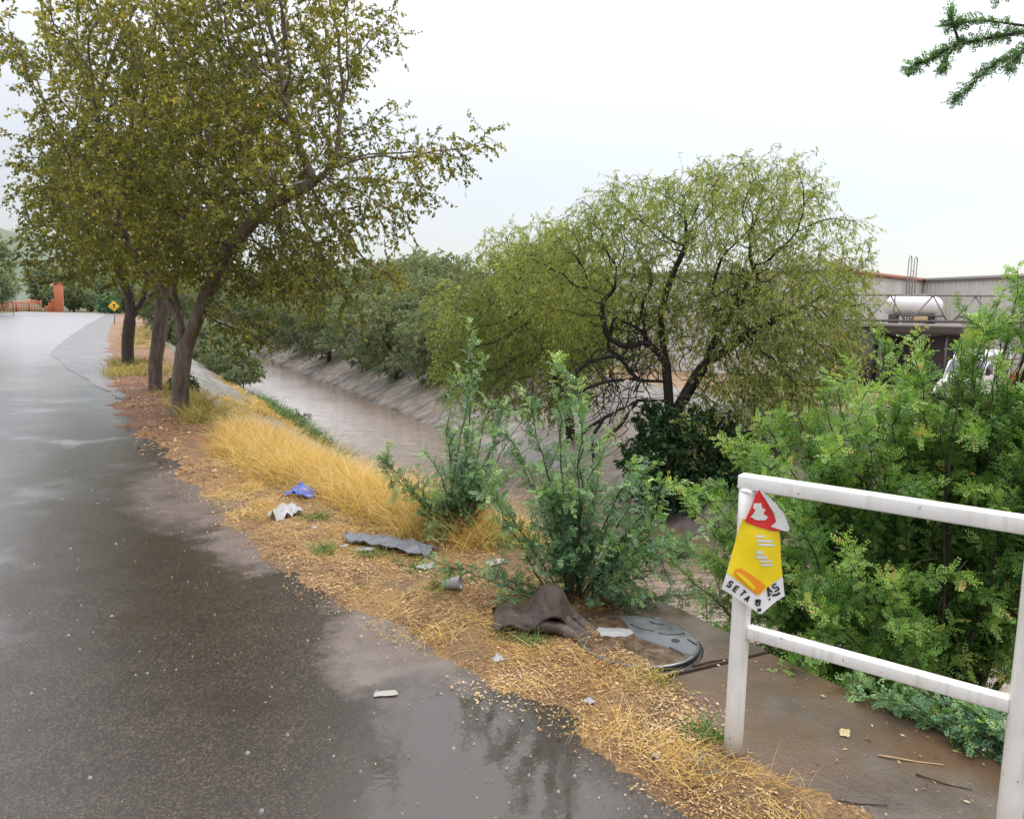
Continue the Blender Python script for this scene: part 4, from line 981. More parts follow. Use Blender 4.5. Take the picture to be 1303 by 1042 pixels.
    m = MB(); m.tube(np.array([(.008 + .040 * math.cos(a), .04 + .042 * math.sin(a), 1.030 + .006 * math.sin(2 * a)) for a in np.linspace(0, 6.283, 24)]), .0024, 5, cap=False)
    m.tube(np.array([(.008, -.004, 1.03), (.013, -.012, 1.04), (.015, -.014, 1.048)]), .0024, 5); m.build('tie', M['p_back'], root, True)
    tag(root, 'crumpled yellow and red advertising pennant tied to the left gate post', 'pennant')
pennant()

# ------------------------------------------------------------------ manhole cover, cloth, rubbish
def manhole():
    root = empty('manhole_cover', (2.20, 2.925, .019), VIEW_RZ)
    t = NT('wet_grey_cover'); n = t.noise(7, 5, .6)
    g = t.fin(t.bsdf(t.ramp(n, [(.35, (.065, .075, .08)), (.65, (.135, .15, .16))]), t.ramp(n, [(.35, .06), (.65, .28)]), t.bump(t.noise(30, 3), .12, .004)))
    m = MB(); m.lathe([(.3025, 0), (.3025, .0235)], 64); m.build('rim', M['black'], root, True); m = MB(); m.lathe([(.302, .0237), (.298, .028), (.285, .029), (.15, .031), (.0005, .032)], 64); m.build('lid', g, root, True)
    m = MB(); m.lathe([(.322, -.006), (.322, .0015), (.304, .0015)], 64); m.build('frame_ring', M['black'], root, True)
    def arc(pts, r=.0045):
        m = MB(); p = np.array(pts); tt = np.linspace(0, 1, 10); q = (1 - tt[:, None]) ** 2 * p[0] + 2 * (tt * (1 - tt))[:, None] * p[1] + (tt ** 2)[:, None] * p[2]
        m.tube(np.concatenate([q, np.full((10, 1), .0305)], 1), r, 6); m.build('groove', M['black'], root, True)
    arc([(-.01, .17), (.03, .10), (.10, .09)]); arc([(.10, .21), (.12, .17), (.17, .18)]); arc([(.12, .07), (.15, .03), (.25, .07)]); arc([(.14, -.10), (.17, -.13), (.19, -.18)]); arc([(.25, .0), (.27, -.04), (.28, -.06)])
    m = MB(); m.lathe([(.022, .0322), (.016, .0335), (.0005, .0336)], 16, (.185, -.02, 0)); m.build('pick_hole', M['black'], root)
    # brown mud and water lying over the left half
    P = np.zeros((13, 34, 3))
    for j in range(34):
        a = 1.75 + 3.9 * j / 33
        for i in range(13):
            r = .292 * i / 12; x = r * math.cos(a); y = r * math.sin(a)
            P[i, j] = (x * .99 - .002, y, .0335 - .004 * (i / 12) + .0012 * nz((x, y, 0), 20))
    m = MB(); m.grid(P); t = NT('brown_mud_film'); n = t.noise(16, 5, .65)
    m.build('mud', t.fin(t.bsdf(t.ramp(n, [(.35, (.055, .036, .024)), (.62, (.12, .078, .05)), (.75, (.20, .14, .09))]), t.ramp(n, [(.4, .12), (.6, .5)]), t.bump(n, .3, .006))), root, True)
    tag(root, 'round grey manhole cover, wet and half smeared with brown mud', 'manhole cover')
manhole()

def remesh_union(name, chains, mat, parent, voxel, disp=.01, scale=.08):
    m = MB()
    for pts, rad in chains:
        pts = np.array(pts, float); n = len(pts); t = np.linspace(0, n - 1, n * 4)
        q = np.stack([np.interp(t, np.arange(n), pts[:, k]) for k in range(3)], 1); r = np.interp(t, np.arange(n), rad)
        d0 = unit(q[0] - q[1]); d1 = unit(q[-1] - q[-2])
        q = np.concatenate([[q[0] + d0 * r[0] * .8], [q[0] + d0 * r[0] * .5], q, [q[-1] + d1 * r[-1] * .5], [q[-1] + d1 * r[-1] * .8]]); r = np.concatenate([[r[0] * .25, r[0] * .8], r, [r[-1] * .8, r[-1] * .25]])
        m.tube(q, r, 12)
    o = m.build(name, mat, parent, True)
    md = o.modifiers.new('remesh', 'REMESH'); md.mode = 'VOXEL'; md.voxel_size = voxel; md.use_smooth_shade = True
    sm = o.modifiers.new('smooth', 'SMOOTH'); sm.iterations = 6; sm.factor = .5
    tx = bpy.data.textures.new(name, 'CLOUDS'); tx.noise_scale = scale; tx.noise_depth = 3
    dm = o.modifiers.new('disp', 'DISPLACE'); dm.texture = tx; dm.strength = disp; dm.mid_level = .5
    return o
t = NT('wet_brown_cloth'); n = t.noise(60, 4, .7); n2 = t.noise(6, 4)
M['cloth'] = t.fin(t.bsdf(t.mix(n2, (.036, .025, .020), (.085, .062, .049)), t.ramp(n2, [(.4, .35), (.6, .8)]), t.bump(n, .5, .004), .35))
def cloth():
    root = empty('crumpled_cloth', (1.86, 3.24, .0), VIEW_RZ); root.scale = (1.0, 1.0, 1.0)
    # the big raised flap: a thick sheet over the ground, open towards the camera
    nu, nv = 44, 26; P = np.zeros((nu, nv, 3))
    for i in range(nu):
        u = i / (nu - 1); x = -.27 + .47 * u
        ridge = .075 + .17 * math.exp(-((u - .60) / .20) ** 2) + .045 * math.exp(-((u - .15) / .12) ** 2) - .10 * max(0, u - .82) / .18
        for j in range(nv):
            v = j / (nv - 1); a = math.pi * (.04 + .80 * v)          # back foot, over the top, to the front lip
            dpt = .13 + .05 * math.sin(u * 3.1)
            y = .07 + dpt * math.cos(a) * (1 if v < .5 else .85) - .03 * v
            z = ridge * math.sin(a) ** .8 + .008 * math.sin(17 * u + 4 * v) + .018 * nz((x * 1.0, v * .5, 0), 9)
            P[i, j] = (x + .03 * nz((v, u, 1), 4) + .03 * (u - .5) * (1 - v), y, max(z, .0))
    m = MB(); m.grid(P); o = m.build('flap', M['cloth'], root, True)
    s = o.modifiers.new('thick', 'SOLIDIFY'); s.thickness = .010; sb = o.modifiers.new('sub', 'SUBSURF'); sb.levels = 2; sb.render_levels = 2
    tx = bpy.data.textures.new('flap', 'CLOUDS'); tx.noise_scale = .12; tx.noise_depth = 3; dm = o.modifiers.new('disp', 'DISPLACE'); dm.texture = tx; dm.strength = .04; dm.mid_level = .5
    remesh_union('fold', [([(-.20, -.02, .07), (-.12, -.06, .075), (-.02, -.08, .085), (.05, -.08, .075), (.10, -.11, .05), (.17, -.16, .035), (.22, -.20, .015)], [.03, .034, .034, .032, .03, .028, .018]),
                         ([(.06, -.01, .10), (.12, -.06, .075), (.18, -.10, .05), (.25, -.14, .02)], [.03, .034, .030, .018]),
                         ([(.10, .05, .12), (.17, .02, .06), (.24, -.02, .035), (.31, -.04, .02)], [.04, .035, .028, .018]),
                         ([(-.16, .0, .03), (-.08, -.05, .02), (.02, -.05, .02)], [.03, .03, .03])], M['cloth'], root, .009, .022, .06)
    tag(root, 'crumpled wet brown cloth lying on the orange litter beside the manhole', 'cloth')
cloth()

def scrap(name, loc, size, rz, mat, label, cat, seed, group=None, h=.02, n=12, solid=0.0):
    P = np.zeros((n, n, 3))
    for i in range(n):
        for j in range(n):
            u = i / (n - 1) - .5; v = j / (n - 1) - .5
            k = 1 + .35 * nz((u * 3, v * 3, 1), 1, seed)
            P[i, j] = (u * size[0] * k, v * size[1] * (1 + .3 * nz((u * 3, v * 3, 7), 1, seed)), .001 + h * abs(nz((u * 4, v * 4, 3), 1.3, seed)) + h * .8 * math.exp(-((u * u + v * v) * 9)))
    m = MB(); m.grid(P); z = max(verge_z(loc[0], loc[1]) if loc[0] > edge_x(loc[1]) - .3 else 0, .004)
    o = m.build(name, mat, None, True, (loc[0], loc[1], (loc[2] if len(loc) > 2 else z) + .001), rz); tag(o, label, cat, group)
    if solid: s = o.modifiers.new('t', 'SOLIDIFY'); s.thickness = solid
    return o
M['bag_white'] = flat('white_plastic', (.34, .34, .34), .3); M['bag_blue'] = flat('blue_plastic', (.03, .12, .55), .28); M['bag_grey'] = flat('grey_plastic', (.14, .15, .165), .3); M['foam'] = flat('white_foam', (.31, .295, .265), .6)
M['litter_pale'] = flat('pale_leaf', (.42, .33, .16), .5)
RUB = 'pieces of rubbish on the verge'
scrap('plastic_bag', (1.25, 6.48), (.20, .30), .5, M['bag_blue'], 'bright blue plastic bag lying at the edge of the yellow grass', 'plastic bag', 1, RUB, .09)
scrap('plastic_bag', (1.02, 5.93), (.22, .20), .3, M['bag_white'], 'crumpled white plastic bag nearest the road edge', 'plastic bag', 2, RUB, .10)
P = np.zeros((40, 10, 3)); n_s = 40
cl = np.array([(1.27, 5.10), (1.40, 5.02), (1.55, 4.86), (1.66, 4.68), (1.72, 4.55)]); tt = np.linspace(0, 4, 40)
cx = np.interp(tt, range(5), cl[:, 0]); cy = np.interp(tt, range(5), cl[:, 1])
for i in range(40):
    w = .05 + .055 * math.sin(i / 39 * 2.2) + .03 * nz((i * .2, 8, 1), 1)
    for j in range(10):
        v = j / 9 - .5; P[i, j] = (cx[i] + v * w * 1.2, cy[i] + v * w * 1.6, .085 + (.022 + .02 * nz((i * .12, 3, 0), 1)) * math.cos(v * 3.0) + .035 * nz((i * .33, j * .9, 0), 1) - .02)
m = MB(); m.grid(P); o = m.build('plastic_sheet', M['bag_grey'], None, True); tag(o, 'twisted grey plastic sheet lying before the slim sapling', 'plastic sheet', RUB)
o.modifiers.new('t', 'SOLIDIFY').thickness = .004
scrap('foam_piece', (1.62, 4.37), (.13, .09), .2, M['foam'], 'flat white foam piece right below the grey sheet', 'foam piece', 4, RUB, .02)
scrap('foam_piece', (1.36, 4.88), (.12, .07), -.4, M['bag_white'], 'white flat scrap left of the grey sheet', 'scrap', 5, RUB, .012)
scrap('paper_scrap', (1.24, 4.99), (.06, .05), .9, M['bag_white'], 'tiny pale scrap left of the white flat scrap', 'scrap', 6, RUB, .012)
scrap('paper_scrap', (2.02, 4.21), (.14, .09), .1, M['foam'], 'white scrap under the bushy sapling', 'scrap', 7, RUB, .02)
scrap('paper_scrap', (.92, 2.99), (.10, .045), -.25, M['foam'], 'white smear of foam on the wet concrete at the road edge', 'scrap', 8, RUB, .003)
scrap('paper_scrap', (1.48, 3.04), (.055, .045), .4, M['bag_white'], 'pale crumpled paper on the litter in front of the cloth', 'scrap', 9, RUB, .025)
scrap('paper_scrap', (1.67, 2.53), (.04, .035), .4, M['bag_white'], 'small pale paper on the orange litter left of the slab', 'scrap', 10, RUB, .018)
scrap('paper_scrap', (1.68, 2.09), (.03, .03), .4, M['foam'], 'smallest pale scrap, in the litter left of the gate', 'scrap', 11, RUB, .015)
scrap('paper_scrap', (1.14, 5.47), (.05, .045), .4, M['foam'], 'pale scrap between the white bag and the grey sheet', 'scrap', 12, RUB, .015)
scrap('paper_scrap', (2.13, 3.03  , .049), (.17, .10), -.5, M['bag_white'], 'white patch standing in for the wet reflection on the manhole cover', 'paper', 13, RUB, .006)  # white patch added to imitate the reflection on the wet lid
scrap('paper_scrap', (2.43, 3.13, .019), (.15, .06), -.3, M['foam'], 'white strip on the slab behind the manhole', 'scrap', 14, RUB, .008)
scrap('fallen_leaf', (2.47, 1.91, .019), (.05, .035), .6, M['litter_pale'], 'large pale yellow leaf on the wet slab behind the gate', 'leaf', 15, RUB, .012)
def cup():
    root = empty('plastic_cup', (1.59, 3.89, verge_z(1.59, 3.89) + .035)); root.rotation_euler = (1.35, 0, .9)
    m = MB(); m.lathe([(.0005, -.05), (.026, -.05), (.037, .045), (.039, .05), (.036, .048), (.025, -.046), (.0005, -.046)], 20); m.build('body', M['bag_white'], root, True)
    m = MB(); m.lathe([(.037, .046), (.041, .048), (.041, .053), (.037, .054)], 20); m.build('rim', M['bag_white'], root, True)
    tag(root, 'pale plastic cup lying on its side by the green tuft', 'cup', RUB)
cup()
M['twig'] = paint('dead_twig', (.06, .035, .02), (.02, .014, .01), .6, .5, 30); M['twig_pale'] = paint('pale_straw_twig', (.40, .28, .15), (.25, .15, .08), .6, .5, 30)
for a, b, r, mt, lab in [((2.48, 1.61), (2.57, 1.46), .0035, 'twig', 'short black twig on the wet slab behind the gate'), ((2.46, 1.75), (2.62, 1.60), .004, 'twig_pale', 'pale straight twig on the slab near the trailing branch'), ((2.05, 1.66), (2.22, 1.53), .0035, 'twig', 'thin dark twig at the border of litter and slab'), ((2.3, 2.62), (2.62, 2.60), .006, 'twig', 'brown twig lying along the slab joint')]:
    m = MB(); a = np.array(a); b = np.array(b); q = np.array([np.append(a + (b - a) * t + np.array([1, .5]) * .006 * math.sin(t * 5 + r * 900),   .0225 + .003 * math.sin(t * 7)) for t in np.linspace(0, 1, 9)])
    m.tube(q, np.linspace(r, r * .5, 9), 6); tag(m.build('twig', M[mt], None, True), lab, 'twig', 'twigs on the slab')
def debris():
    root = empty('drift_debris', (4.5, 24.2, WZ)); m = MB(); rs = np.random.default_rng(4)
    for _ in range(40):
        a = rs.normal(size=3) * (.25, .55, .05); d = rs.normal(size=3) * (.3, .3, .08); m.tube([a, a + d * .5 + rs.normal(size=3) * .03, a + d], [.02, .016, .008], 5)
    m.build('branches', M['twig'], root, True); tag(root, 'small raft of brown drift twigs at the water edge', 'debris')
debris()

# raindrop splashes: tiny crowns of water standing on the wet road
t = NT('splash_water'); M['splash'] = t.fin(t.bsdf((.21, .20, .19), .08))
rs = np.random.default_rng(90); m = MB()
for _ in range(210):
    y = 1.7 + 7 * rs.random() ** 1.3; x = float(edge_x(y)) - .12 - 2.3 * rs.random() ** 1.5; s = .0042 * (.4 + 1.1 * rs.random() ** 2)
    m.lathe([(s * 1.6, 0), (s * 1.3, s * .5), (s * .9, s * .95), (s * .45, s * 1.1), (.0004, s * 1.15)], 7, (x, y, 0), np.diag([1, 1, .8 + .8 * rs.random()]))
tag(m.build('raindrop_splashes', M['splash'], None, True), 'raindrops splashing white on the dark wet road', 'splashes', None, 'stuff')

# ------------------------------------------------------------------ far side: warehouse, shed, gantry, tank, truck
t = NT('grey_wall_sheet'); n = t.noise(.5, 5, .65, t.scaled((1, 1, .12))); M['wall'] = t.fin(t.bsdf(t.ramp(n, [(.3, (.50, .485, .455)), (.7, (.68, .66, .62))]), .55, spec=.3))
t = NT('dark_wall_sheet'); n = t.noise(.8, 5, .65, t.scaled((1, 1, .12))); M['wall_dark'] = t.fin(t.bsdf(t.ramp(n, [(.3, (.055, .05, .055)), (.7, (.10, .095, .10))]), .6, spec=.3))
M['trim_orange'] = paint('orange_roof_trim', (.40, .16, .09), (.30, .15, .10), .5, .5, 1.2); M['trim_grey'] = paint('grey_roof_trim', (.30, .29, .28), (.2, .18, .16), .5, .4, 1.2)
M['band_red'] = paint('red_band', (.50, .05, .035), (.25, .05, .04), .5, .5, 1.5); M['steel'] = paint('galvanised_steel', (.26, .25, .24), (.16, .10, .07), .45, .6, 6, .3); M['steel_dark'] = paint('dark_steel', (.09, .085, .08), (.12, .07, .05), .5, .5, 6)
M['tank'] = paint('white_tank', (.72, .73, .74), (.45, .42, .38), .35, .4, 2.5)
def warehouse():
    root = empty('warehouse', (38.7, 33.4, -2.2)); o = np.array([38.7, 33.4])
    A, B, Cc, D, E_, Fz = [np.array(p) - o for p in ((26.6, 66.0), (38.7, 33.4), (52.6, 37.2), (50.4, 24.0), (78, 20), (70, 72))]
    def corr(a, b, z0, z1, name, mat, pitch=.36, dep=.05, off=0.0):
        d = b - a; L = np.linalg.norm(d); d = d / L; nrm = np.array([d[1], -d[0]]); n = int(L / pitch) * 4
        s = np.linspace(0, L, n + 1); w = np.array([0, 0, 1, 1] * (n // 4 + 1))[:n + 1] * dep + off
        p = a + d * s[:, None] + nrm * w[:, None]
        P = np.stack([np.concatenate([p, np.full((n + 1, 1), z)], 1) for z in (z0, z1)], 1)
        m = MB(); m.grid(P); return m.build(name, mat, root)
    T = 6.82
    for a, b in ((A, B),): corr(a, b, 0, T, 'wall', M['wall'])
    corr(B, Cc, 3.15, T, 'wall', M['wall']); corr(B, Cc, 2.62, 3.15, 'red_band', M['band_red'], off=.01); corr(B, Cc, 0, 2.62, 'lower_wall', M['wall_dark'])
    corr(Cc, D, 0, T, 'wall', M['wall']); corr(D, E_, 0, T, 'wall', M['wall']); corr(E_, Fz, 0, T, 'wall', M['wall']); corr(Fz, A, 0, T, 'wall', M['wall'])
    m = MB(); m.poly([(*p, T + .02) for p in (A, B, Cc, D, E_, Fz)]); m.build('roof', M['trim_grey'], root)
    for a, b, mt in ((A, B, 'trim_grey'), (B, Cc, 'trim_orange'), (Cc, D, 'trim_grey'), (D, E_, 'trim_grey')):
        d = (b - a) / np.linalg.norm(b - a); nn = np.array([d[1], -d[0]]) * .12
        m = MB(); m.bar((*(a + nn), T + .06), (*(b + nn), T + .06), .16, .26); m.build('roof_trim', M[mt], root)
    m = MB(); m.box((*(B + (Cc - B) * .42 + np.array([-.8, 4.2])), T + .75), (5.5, 3, 1.4)); m.build('roof_house', M['wall'], root)
    # caged ladder hoops over the parapet
    d = (Cc - B) / np.linalg.norm(Cc - B); nn = np.array([d[1], -d[0]]) * .28; c0 = B + (Cc - B) * .80 + nn; m = MB()
    for k in (-.75, -.25, .25, .75):
        q = c0 + d * k; m.bar((*q, 3.6), (*q, T + 1.3), .06)
    for k in (-.5, .5):
        q = c0 + d * k; m.tube(np.array([(*(q + d * .25 * math.cos(a)), T + 1.3 + .3 * math.sin(a)) for a in np.linspace(0, math.pi, 9)]), .035, 6)
    for z in np.arange(3.8, T + .6, .4): m.bar((*(c0 - d * .25), z), (*(c0 + d * .25), z), .04)
    m.build('ladder', M['steel'], root)
    tag(root, 'grey corrugated warehouse with orange roof edge behind the feathery trees', 'warehouse')
warehouse()
GD = np.array([10.81, -5.38, .37]) / np.linalg.norm([10.81, -5.38, .37]); GD = np.array([GD[0], GD[1], .0]); GD /= np.linalg.norm(GD)
GRZ = math.atan2(GD[1], GD[0])
def shed():
    root = empty('open_shed', (37.6, 28.6, -2.2), GRZ)
    m = MB(); m.box((3.2, 3.0, 1.75), (7.6, .1, 3.5)); m.build('back_wall', M['wall_dark'], root)
    m = MB(); m.box((-.55, 1.5, 1.75), (.1, 2.9, 3.5)); m.build('side_wall', M['wall_dark'], root)
    m = MB(); m.box((3.2, 1.3, 3.62), (8.2, 4.2, .16)); m.build('roof', M['trim_grey'], root)
    m = MB(); m.box((3.2, -.62, 3.34), (7.9, .12, .40)); m.build('fascia', M['steel_dark'], root)
    for x in (-.4, 3.2, 6.8):
        m = MB(); m.box((x, -.45, 1.57), (.14, .14, 3.14)); m.build('post', M['tank'] if x > 6 else M['steel_dark'], root)
    tag(root, 'dark open shed below the steel truss', 'shed')
shed()
def gantry():
    root = empty('truss_gantry', (32.5, 28.9, -2.2), GRZ); L = 15.5; zb, zt = 3.82, 5.12
    m = MB(); m.bar((0, -1.0, zb), (L, -1.0, zb + .12), .13); m.build('bottom_chord', M['steel_dark'], root)
    m = MB(); m.bar((0, -1.0, zt), (L, -1.0, zt + .22), .12); m.build('top_chord', M['steel'], root)
    m = MB(); n = 7
    for i in range(n):
        x0 = L * i / n; x1 = L * (i + .5) / n; x2 = L * (i + 1) / n
        m.bar((x0, -1.0, zb + .02), (x1, -1.0, zt + .05), .07); m.bar((x1 + .02, -.98, zt + .05), (x2 - .25, -.98, zb + .06), .05)
        if i % 2: m.bar((x1 + .25, -1.02, zb + .03), (x1 + .25, -1.02, zt + .1), .05)
    m.build('web', M['steel'], root)
    for x in (.3, L - .4):
        m = MB(); m.box((x, -1.0, zb / 2 - .03), (.18, .18, zb - .08)); m.build('post', M['steel'], root)
    tag(root, 'long steel lattice truss carried above the yard', 'truss')
gantry()
def tank():
    root = empty('storage_tank', (38.9, 28.0, 1.52), GRZ)
    prof = [(.0005, -1.62), (.22, -1.58), (.40, -1.48), (.50, -1.34), (.53, -1.2), (.53, 1.2), (.50, 1.34), (.40, 1.48), (.22, 1.58), (.0005, 1.62)]
    rot = np.array([[0, 0, 1], [0, 1, 0], [-1, 0, 0.]])
    m = MB(); m.lathe(prof, 28, (0, 0, .98), rot); m.build('shell', M['tank'], root, True)
    for x in (-1.0, 1.0):
        m = MB(); m.box((x, 0, .25), (.16, .9, .5)); m.box((x, 0, .5), (.2, .7, .1)); m.build('cradle', M['steel_dark'], root)
    m = MB(); m.bar((-1.5, -.5, .44), (1.5, -.5, .44), .09); m.build('rail', M['steel_dark'], root)
    m = MB(); m.box((.15, -.62, .22), (.75, .2, .34)); m.build('control_box', M['trim_tan'], root, bevel=.03)
    tag(root, 'white horizontal tank on cradles seen through the truss', 'tank')
M['trim_tan'] = paint('tan_box', (.50, .36, .20), (.3, .2, .1), .5, .4, 4)
tank()
def truck():
    root = empty('white_truck', (34.9, 22.0, -2.2), math.atan2(-.226, -.975))
    W = M['truck_white']
    def loft(name, secs, mat, bev=.0, cap=True):
        m = MB(); k = len(secs[0]); v = np.array([p for s in secs for p in s], float); n = len(secs)
        f = [[i * k + j, i * k + (j + 1) % k, (i + 1) * k + (j + 1) % k, (i + 1) * k + j] for i in range(n - 1) for j in range(k)]
        m.add(v, f); m.add(np.array(secs[0]), [list(range(k))[::-1]]); m.add(np.array(secs[-1]), [list(range(k))])
        return m.build(name, mat, root, bevel=bev)
    def ring(x, w, z0, z1, r=.12, tap=.0):
        return [(x, -w, z0), (x, w, z0), (x, w - tap * .3, z1 - r), (x, w - r - tap, z1), (x, -w + r + tap, z1), (x, -w + tap * .3, z1 - r)]
    body = loft('hood', [ring(.62, .74, .62, 1.46, .16, .05), ring(1.2, .72, .62, 1.40, .18, .05), ring(1.75, .66, .62, 1.28, .2, .06), ring(2.02, .58, .64, 1.14, .2, .06)], W, .03)
    loft('cab', [ring(-.66, .86, .58, 2.12, .12, .04), ring(.14, .86, .58, 2.12, .12, .06), ring(.62, .84, .58, 1.44, .10, .04)], W, .03)
    loft('roof_fairing', [ring(-.66, .78, 2.08, 2.62, .2, .05), ring(-.1, .74, 2.08, 2.50, .2, .06), ring(.22, .64, 2.08, 2.16, .05, .04)], W, .03)
    loft('sleeper', [ring(-1.9, .9, .58, 2.58, .12, .04), ring(-.70, .9, .58, 2.58, .12, .04)], W, .03)
    g = M['glass']
    m = MB(); x0, z0, x1, z1 = .205, 2.03, .585, 1.52
    m.poly([(x0 + .02, -.68, z0), (x1 + .02, -.76, z1), (x1 + .02, .76, z1), (x0 + .02, .68, z0)]); m.build('windshield', g, root)
    for s in (-1, 1):
        m = MB(); m.poly([(-.5, s * .872, 1.5), (.42, s * .872, 1.5), (.12, s * .868, 1.96), (-.5, s * .868, 1.96)][::s]); m.build('side_window', g, root)
        m = MB(); m.box((.62, s * 1.03, 1.66), (.07, .16, .36)); m.bar((.55, s * .8, 1.6), (.62, s * 1.0, 1.6), .03); m.build('mirror', M['black'], root, bevel=.01)
        m = MB(); m.box((2.0, s * .46, .92), (.10, .22, .16)); m.build('headlight', M['tank'], root, bevel=.02)
        for x in (1.3, -1.35):
            rot = np.array([[1, 0, 0], [0, 0, s], [0, 1, 0.]])
            m = MB(); m.lathe([(.26, -.12), (.40, -.12), (.44, -.07), (.44, .07), (.40, .12), (.26, .12), (.26, -.12)], 28, (x, s * .74, .44), rot); w = m.build('wheel', M['black'], root, True)
            m = MB(); m.lathe([(.26, .06), (.22, .03), (.14, .05), (.06, .10), (.0005, .10)], 24, (x, s * .74, .44), rot); m.build('rim', M['steel'], w, True)
            m = MB(); m.tube(np.array([(x + .52 * math.cos(a), s * .70, .46 + .50 * math.sin(a)) for a in np.linspace(.05, math.pi - .05, 12)]), .075, 8); m.build('fender', W, root, True)
    m = MB(); m.box((2.03, 0, .92), (.05, .62, .42)); m.build('grille', M['steel_dark'], root, bevel=.01)
    m = MB(); m.box((2.12, 0, .52), (.16, 1.6, .26)); m.build('bumper', M['steel'], root, bevel=.04)
    m = MB(); m.box((-.3, 0, .48), (3.6, .7, .18)); m.build('chassis', M['black'], root)
    m = MB(); m.bar((1.42, .3, 1.405), (1.0, .18, 1.445), .035); m.build('hood_latch', M['black'], root)
    tag(root, 'white bonneted truck parked in the yard beyond the bush', 'truck')
M['truck_white'] = paint('truck_white_paint', (.76, .77, .80), (.5, .48, .45), .25, .2, 3)
t = NT('tinted_glass'); M['glass'] = t.fin(t.bsdf((.10, .13, .15), .06))
truck()
def trailer():
    root = empty('red_trailer', (38.6, 20.7, -2.2), GRZ)
    m = MB(); m.box((0, 0, .95), (2.4, 1.2, .10)); m.box((0, -.6, 1.22), (2.4, .05, .5)); m.box((0, .6, 1.22), (2.4, .05, .5)); m.box((-1.2, 0, 1.22), (.05, 1.2, .5)); m.box((1.2, 0, 1.22), (.05, 1.2, .5)); m.build('bed', M['band_red'], root, bevel=.01)
    for x in (-.7, .7):
        for s in (-1, 1):
            m = MB(); m.lathe([(.18, -.1), (.34, -.1), (.36, 0), (.34, .1), (.18, .1), (.18, -.1)], 20, (x, s * .55, .36), np.array([[1, 0, 0], [0, 0, s], [0, 1, 0.]])); m.build('wheel', M['black'], root, True)
    m = MB(); m.bar((-1.1, 0, .84), (1.1, 0, .84), .12); m.bar((-.9, -.5, .64), (-.9, .5, .64), .1); m.bar((.9, -.5, .64), (.9, .5, .64), .1); m.build('frame', M['steel_dark'], root)
    tag(root, 'red flat trailer at the right edge beside the white truck', 'trailer')
trailer()

# ------------------------------------------------------------------ far left: orange pillar and fence, signs, hill
M['orange'] = paint('orange_paint', (.56, .17, .09), (.42, .16, .10), .6, .4, 1.0)
def pillar():
    root = empty('orange_pillar', (-12.6, 170.8, -.1))
    m = MB(); m.box((0, 0, 2.75), (1.5, 1.5, 5.5)); m.build('shaft', M['orange'], root, bevel=.05)
    m = MB(); m.box((0, 0, 5.6), (1.75, 1.75, .2)); m.build('cap', M['orange'], root, bevel=.04)
    for i in range(3):
        m = MB(); m.box((-1.02 - .56 * i, .3, 1.25 - .32 * i), (.54, .4, 2.5 - .64 * i)); m.build('stepped_wing', M['orange'], root, bevel=.03)
    m = MB(); m.lathe([(.0005, -.25), (.18, -.18), (.25, 0), (.18, .18), (.0005, .25)], 14, (-1.0, -.5, 5.2)); m.bar((-1.0, -.5, 5.2), (0, 0, 5.2), .06); m.build('lamp', M['tank'], root, True)
    tag(root, 'tall orange gate pillar with stepped wing at the far end of the road', 'gate pillar')
pillar()
def pickets():
    a = np.array([-15.6, 171.4]); b = np.array([-24.0, 174.0]); L = np.linalg.norm(b - a)
    root = empty('orange_fence', (*a, -.1), math.atan2(*(b - a)[::-1]))
    m = MB()
    for x in np.arange(.1, L, .28): m.box((x, 0, 1.05 + .12 * math.sin(x * .9)), (.13, .05, 2.1 + .24 * math.sin(x * .9)))
    m.build('pickets', M['orange'], root)
    for z in (.5, 1.7):
        m = MB(); m.bar((0, .06, z), (L, .06, z), .06, .1); m.build('rail', M['orange'], root)
    for x in np.linspace(0, L, 5):
        m = MB(); m.box((x, .14, 1.1), (.16, .16, 2.3)); m.build('post', M['orange'], root)
    tag(root, 'low orange picket fence left of the orange pillar', 'fence')
pickets()
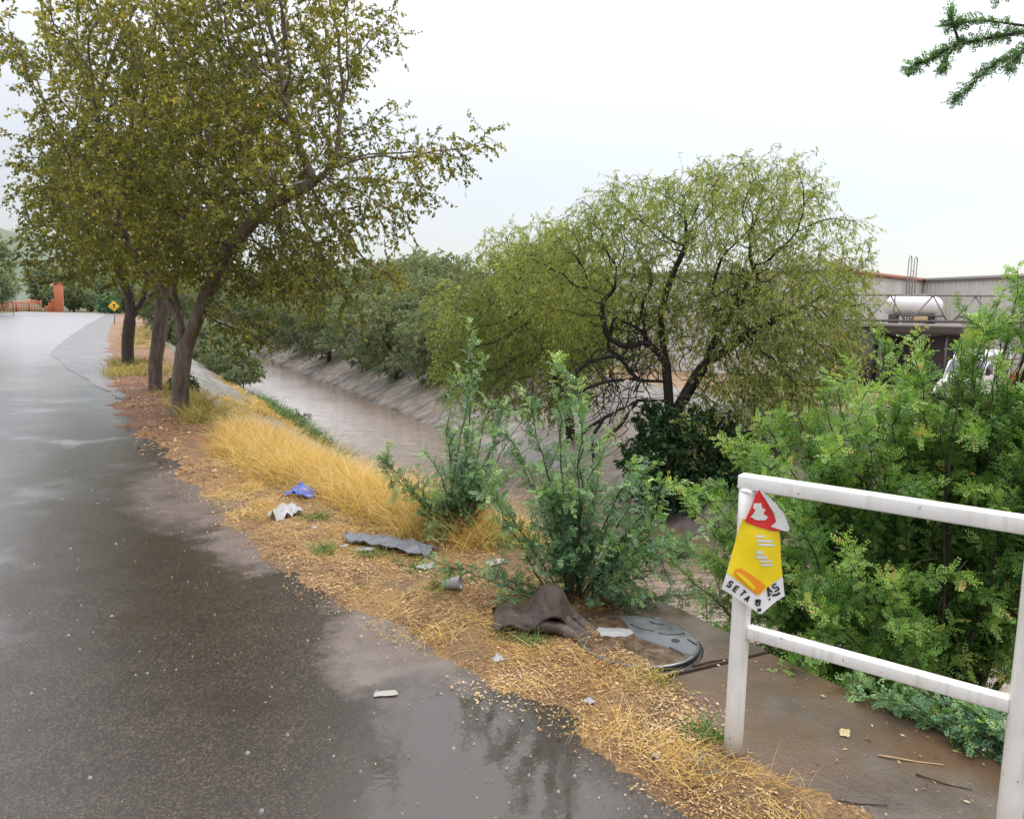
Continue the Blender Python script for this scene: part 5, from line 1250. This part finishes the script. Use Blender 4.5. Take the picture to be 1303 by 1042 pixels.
M['sign_yellow'] = paint('sign_yellow', (.75, .48, .02), (.5, .35, .08), .4, .3, 3); M['sign_grey'] = paint('sign_back_grey', (.42, .44, .47), (.3, .3, .3), .4, .4, 3)
def sign(loc, rz, zc, half, face, label, arrow):
    root = empty('road_sign', loc, rz)
    m = MB(); m.box((0, .03, (zc + half) / 2), (.06, .05, zc + half * .8)); m.build('post', M['steel'], root)
    m = MB(); p = [(0, -half), (half, 0), (0, half), (-half, 0)]
    v = [(x, -.012, zc + z) for x, z in p] + [(x, .002, zc + z) for x, z in p]
    m.add(v, [[0, 1, 2, 3], [7, 6, 5, 4], [0, 4, 5, 1], [1, 5, 6, 2], [2, 6, 7, 3], [3, 7, 4, 0]]); m.build('panel', face, root, bevel=.004)
    if arrow:
        m = MB()
        m.poly([(-.03, -.018, zc - .18), (.05, -.018, zc - .18), (.05, -.018, zc + .06), (-.03, -.018, zc + .06)])
        m.poly([(-.12, -.018, zc + .062), (.14, -.018, zc + .062), (.01, -.018, zc + .20)]); m.build('symbol', M['black'], root)
    tag(root, label, 'road sign', 'road signs')
sign((-1.30, 68.5, .0), -.05, 1.52, .42, M['sign_yellow'], 'yellow diamond warning sign on a thin post by the road', True)
sign((-13.2, 112, -.05), -.1, 2.65, .80, M['sign_grey'], 'grey back of a diamond road sign at the left road edge', False)
m = MB(); m.lathe([(.16, 0), (.16, 1.7), (.12, 1.85), (.0005, 1.88)], 12); m.lathe([(.165, 1.2), (.168, 1.22), (.168, 1.5), (.165, 1.52)], 12)
tag(m.build('marker_post', M['tank'], None, True, (-5.2, 168, -.12)), 'white marker post standing where the road ends', 'post')
P = np.zeros((40, 24, 3))
for i in range(40):
    for j in range(24):
        x = -420 + 480 * i / 39; y = 300 + 320 * j / 23
        h = 46 * math.exp(-((x + 95) / 110) ** 2 - ((y - 430) / 110) ** 2) + 9 * fbm(x, y, .02, 5)
        P[i, j] = (x, y, -2 + max(0, h) * min(1, j / 5))
m = MB(); m.grid(P[::-1]); o = m.build('hill', M['hill'], None, True); o['kind'] = 'structure'
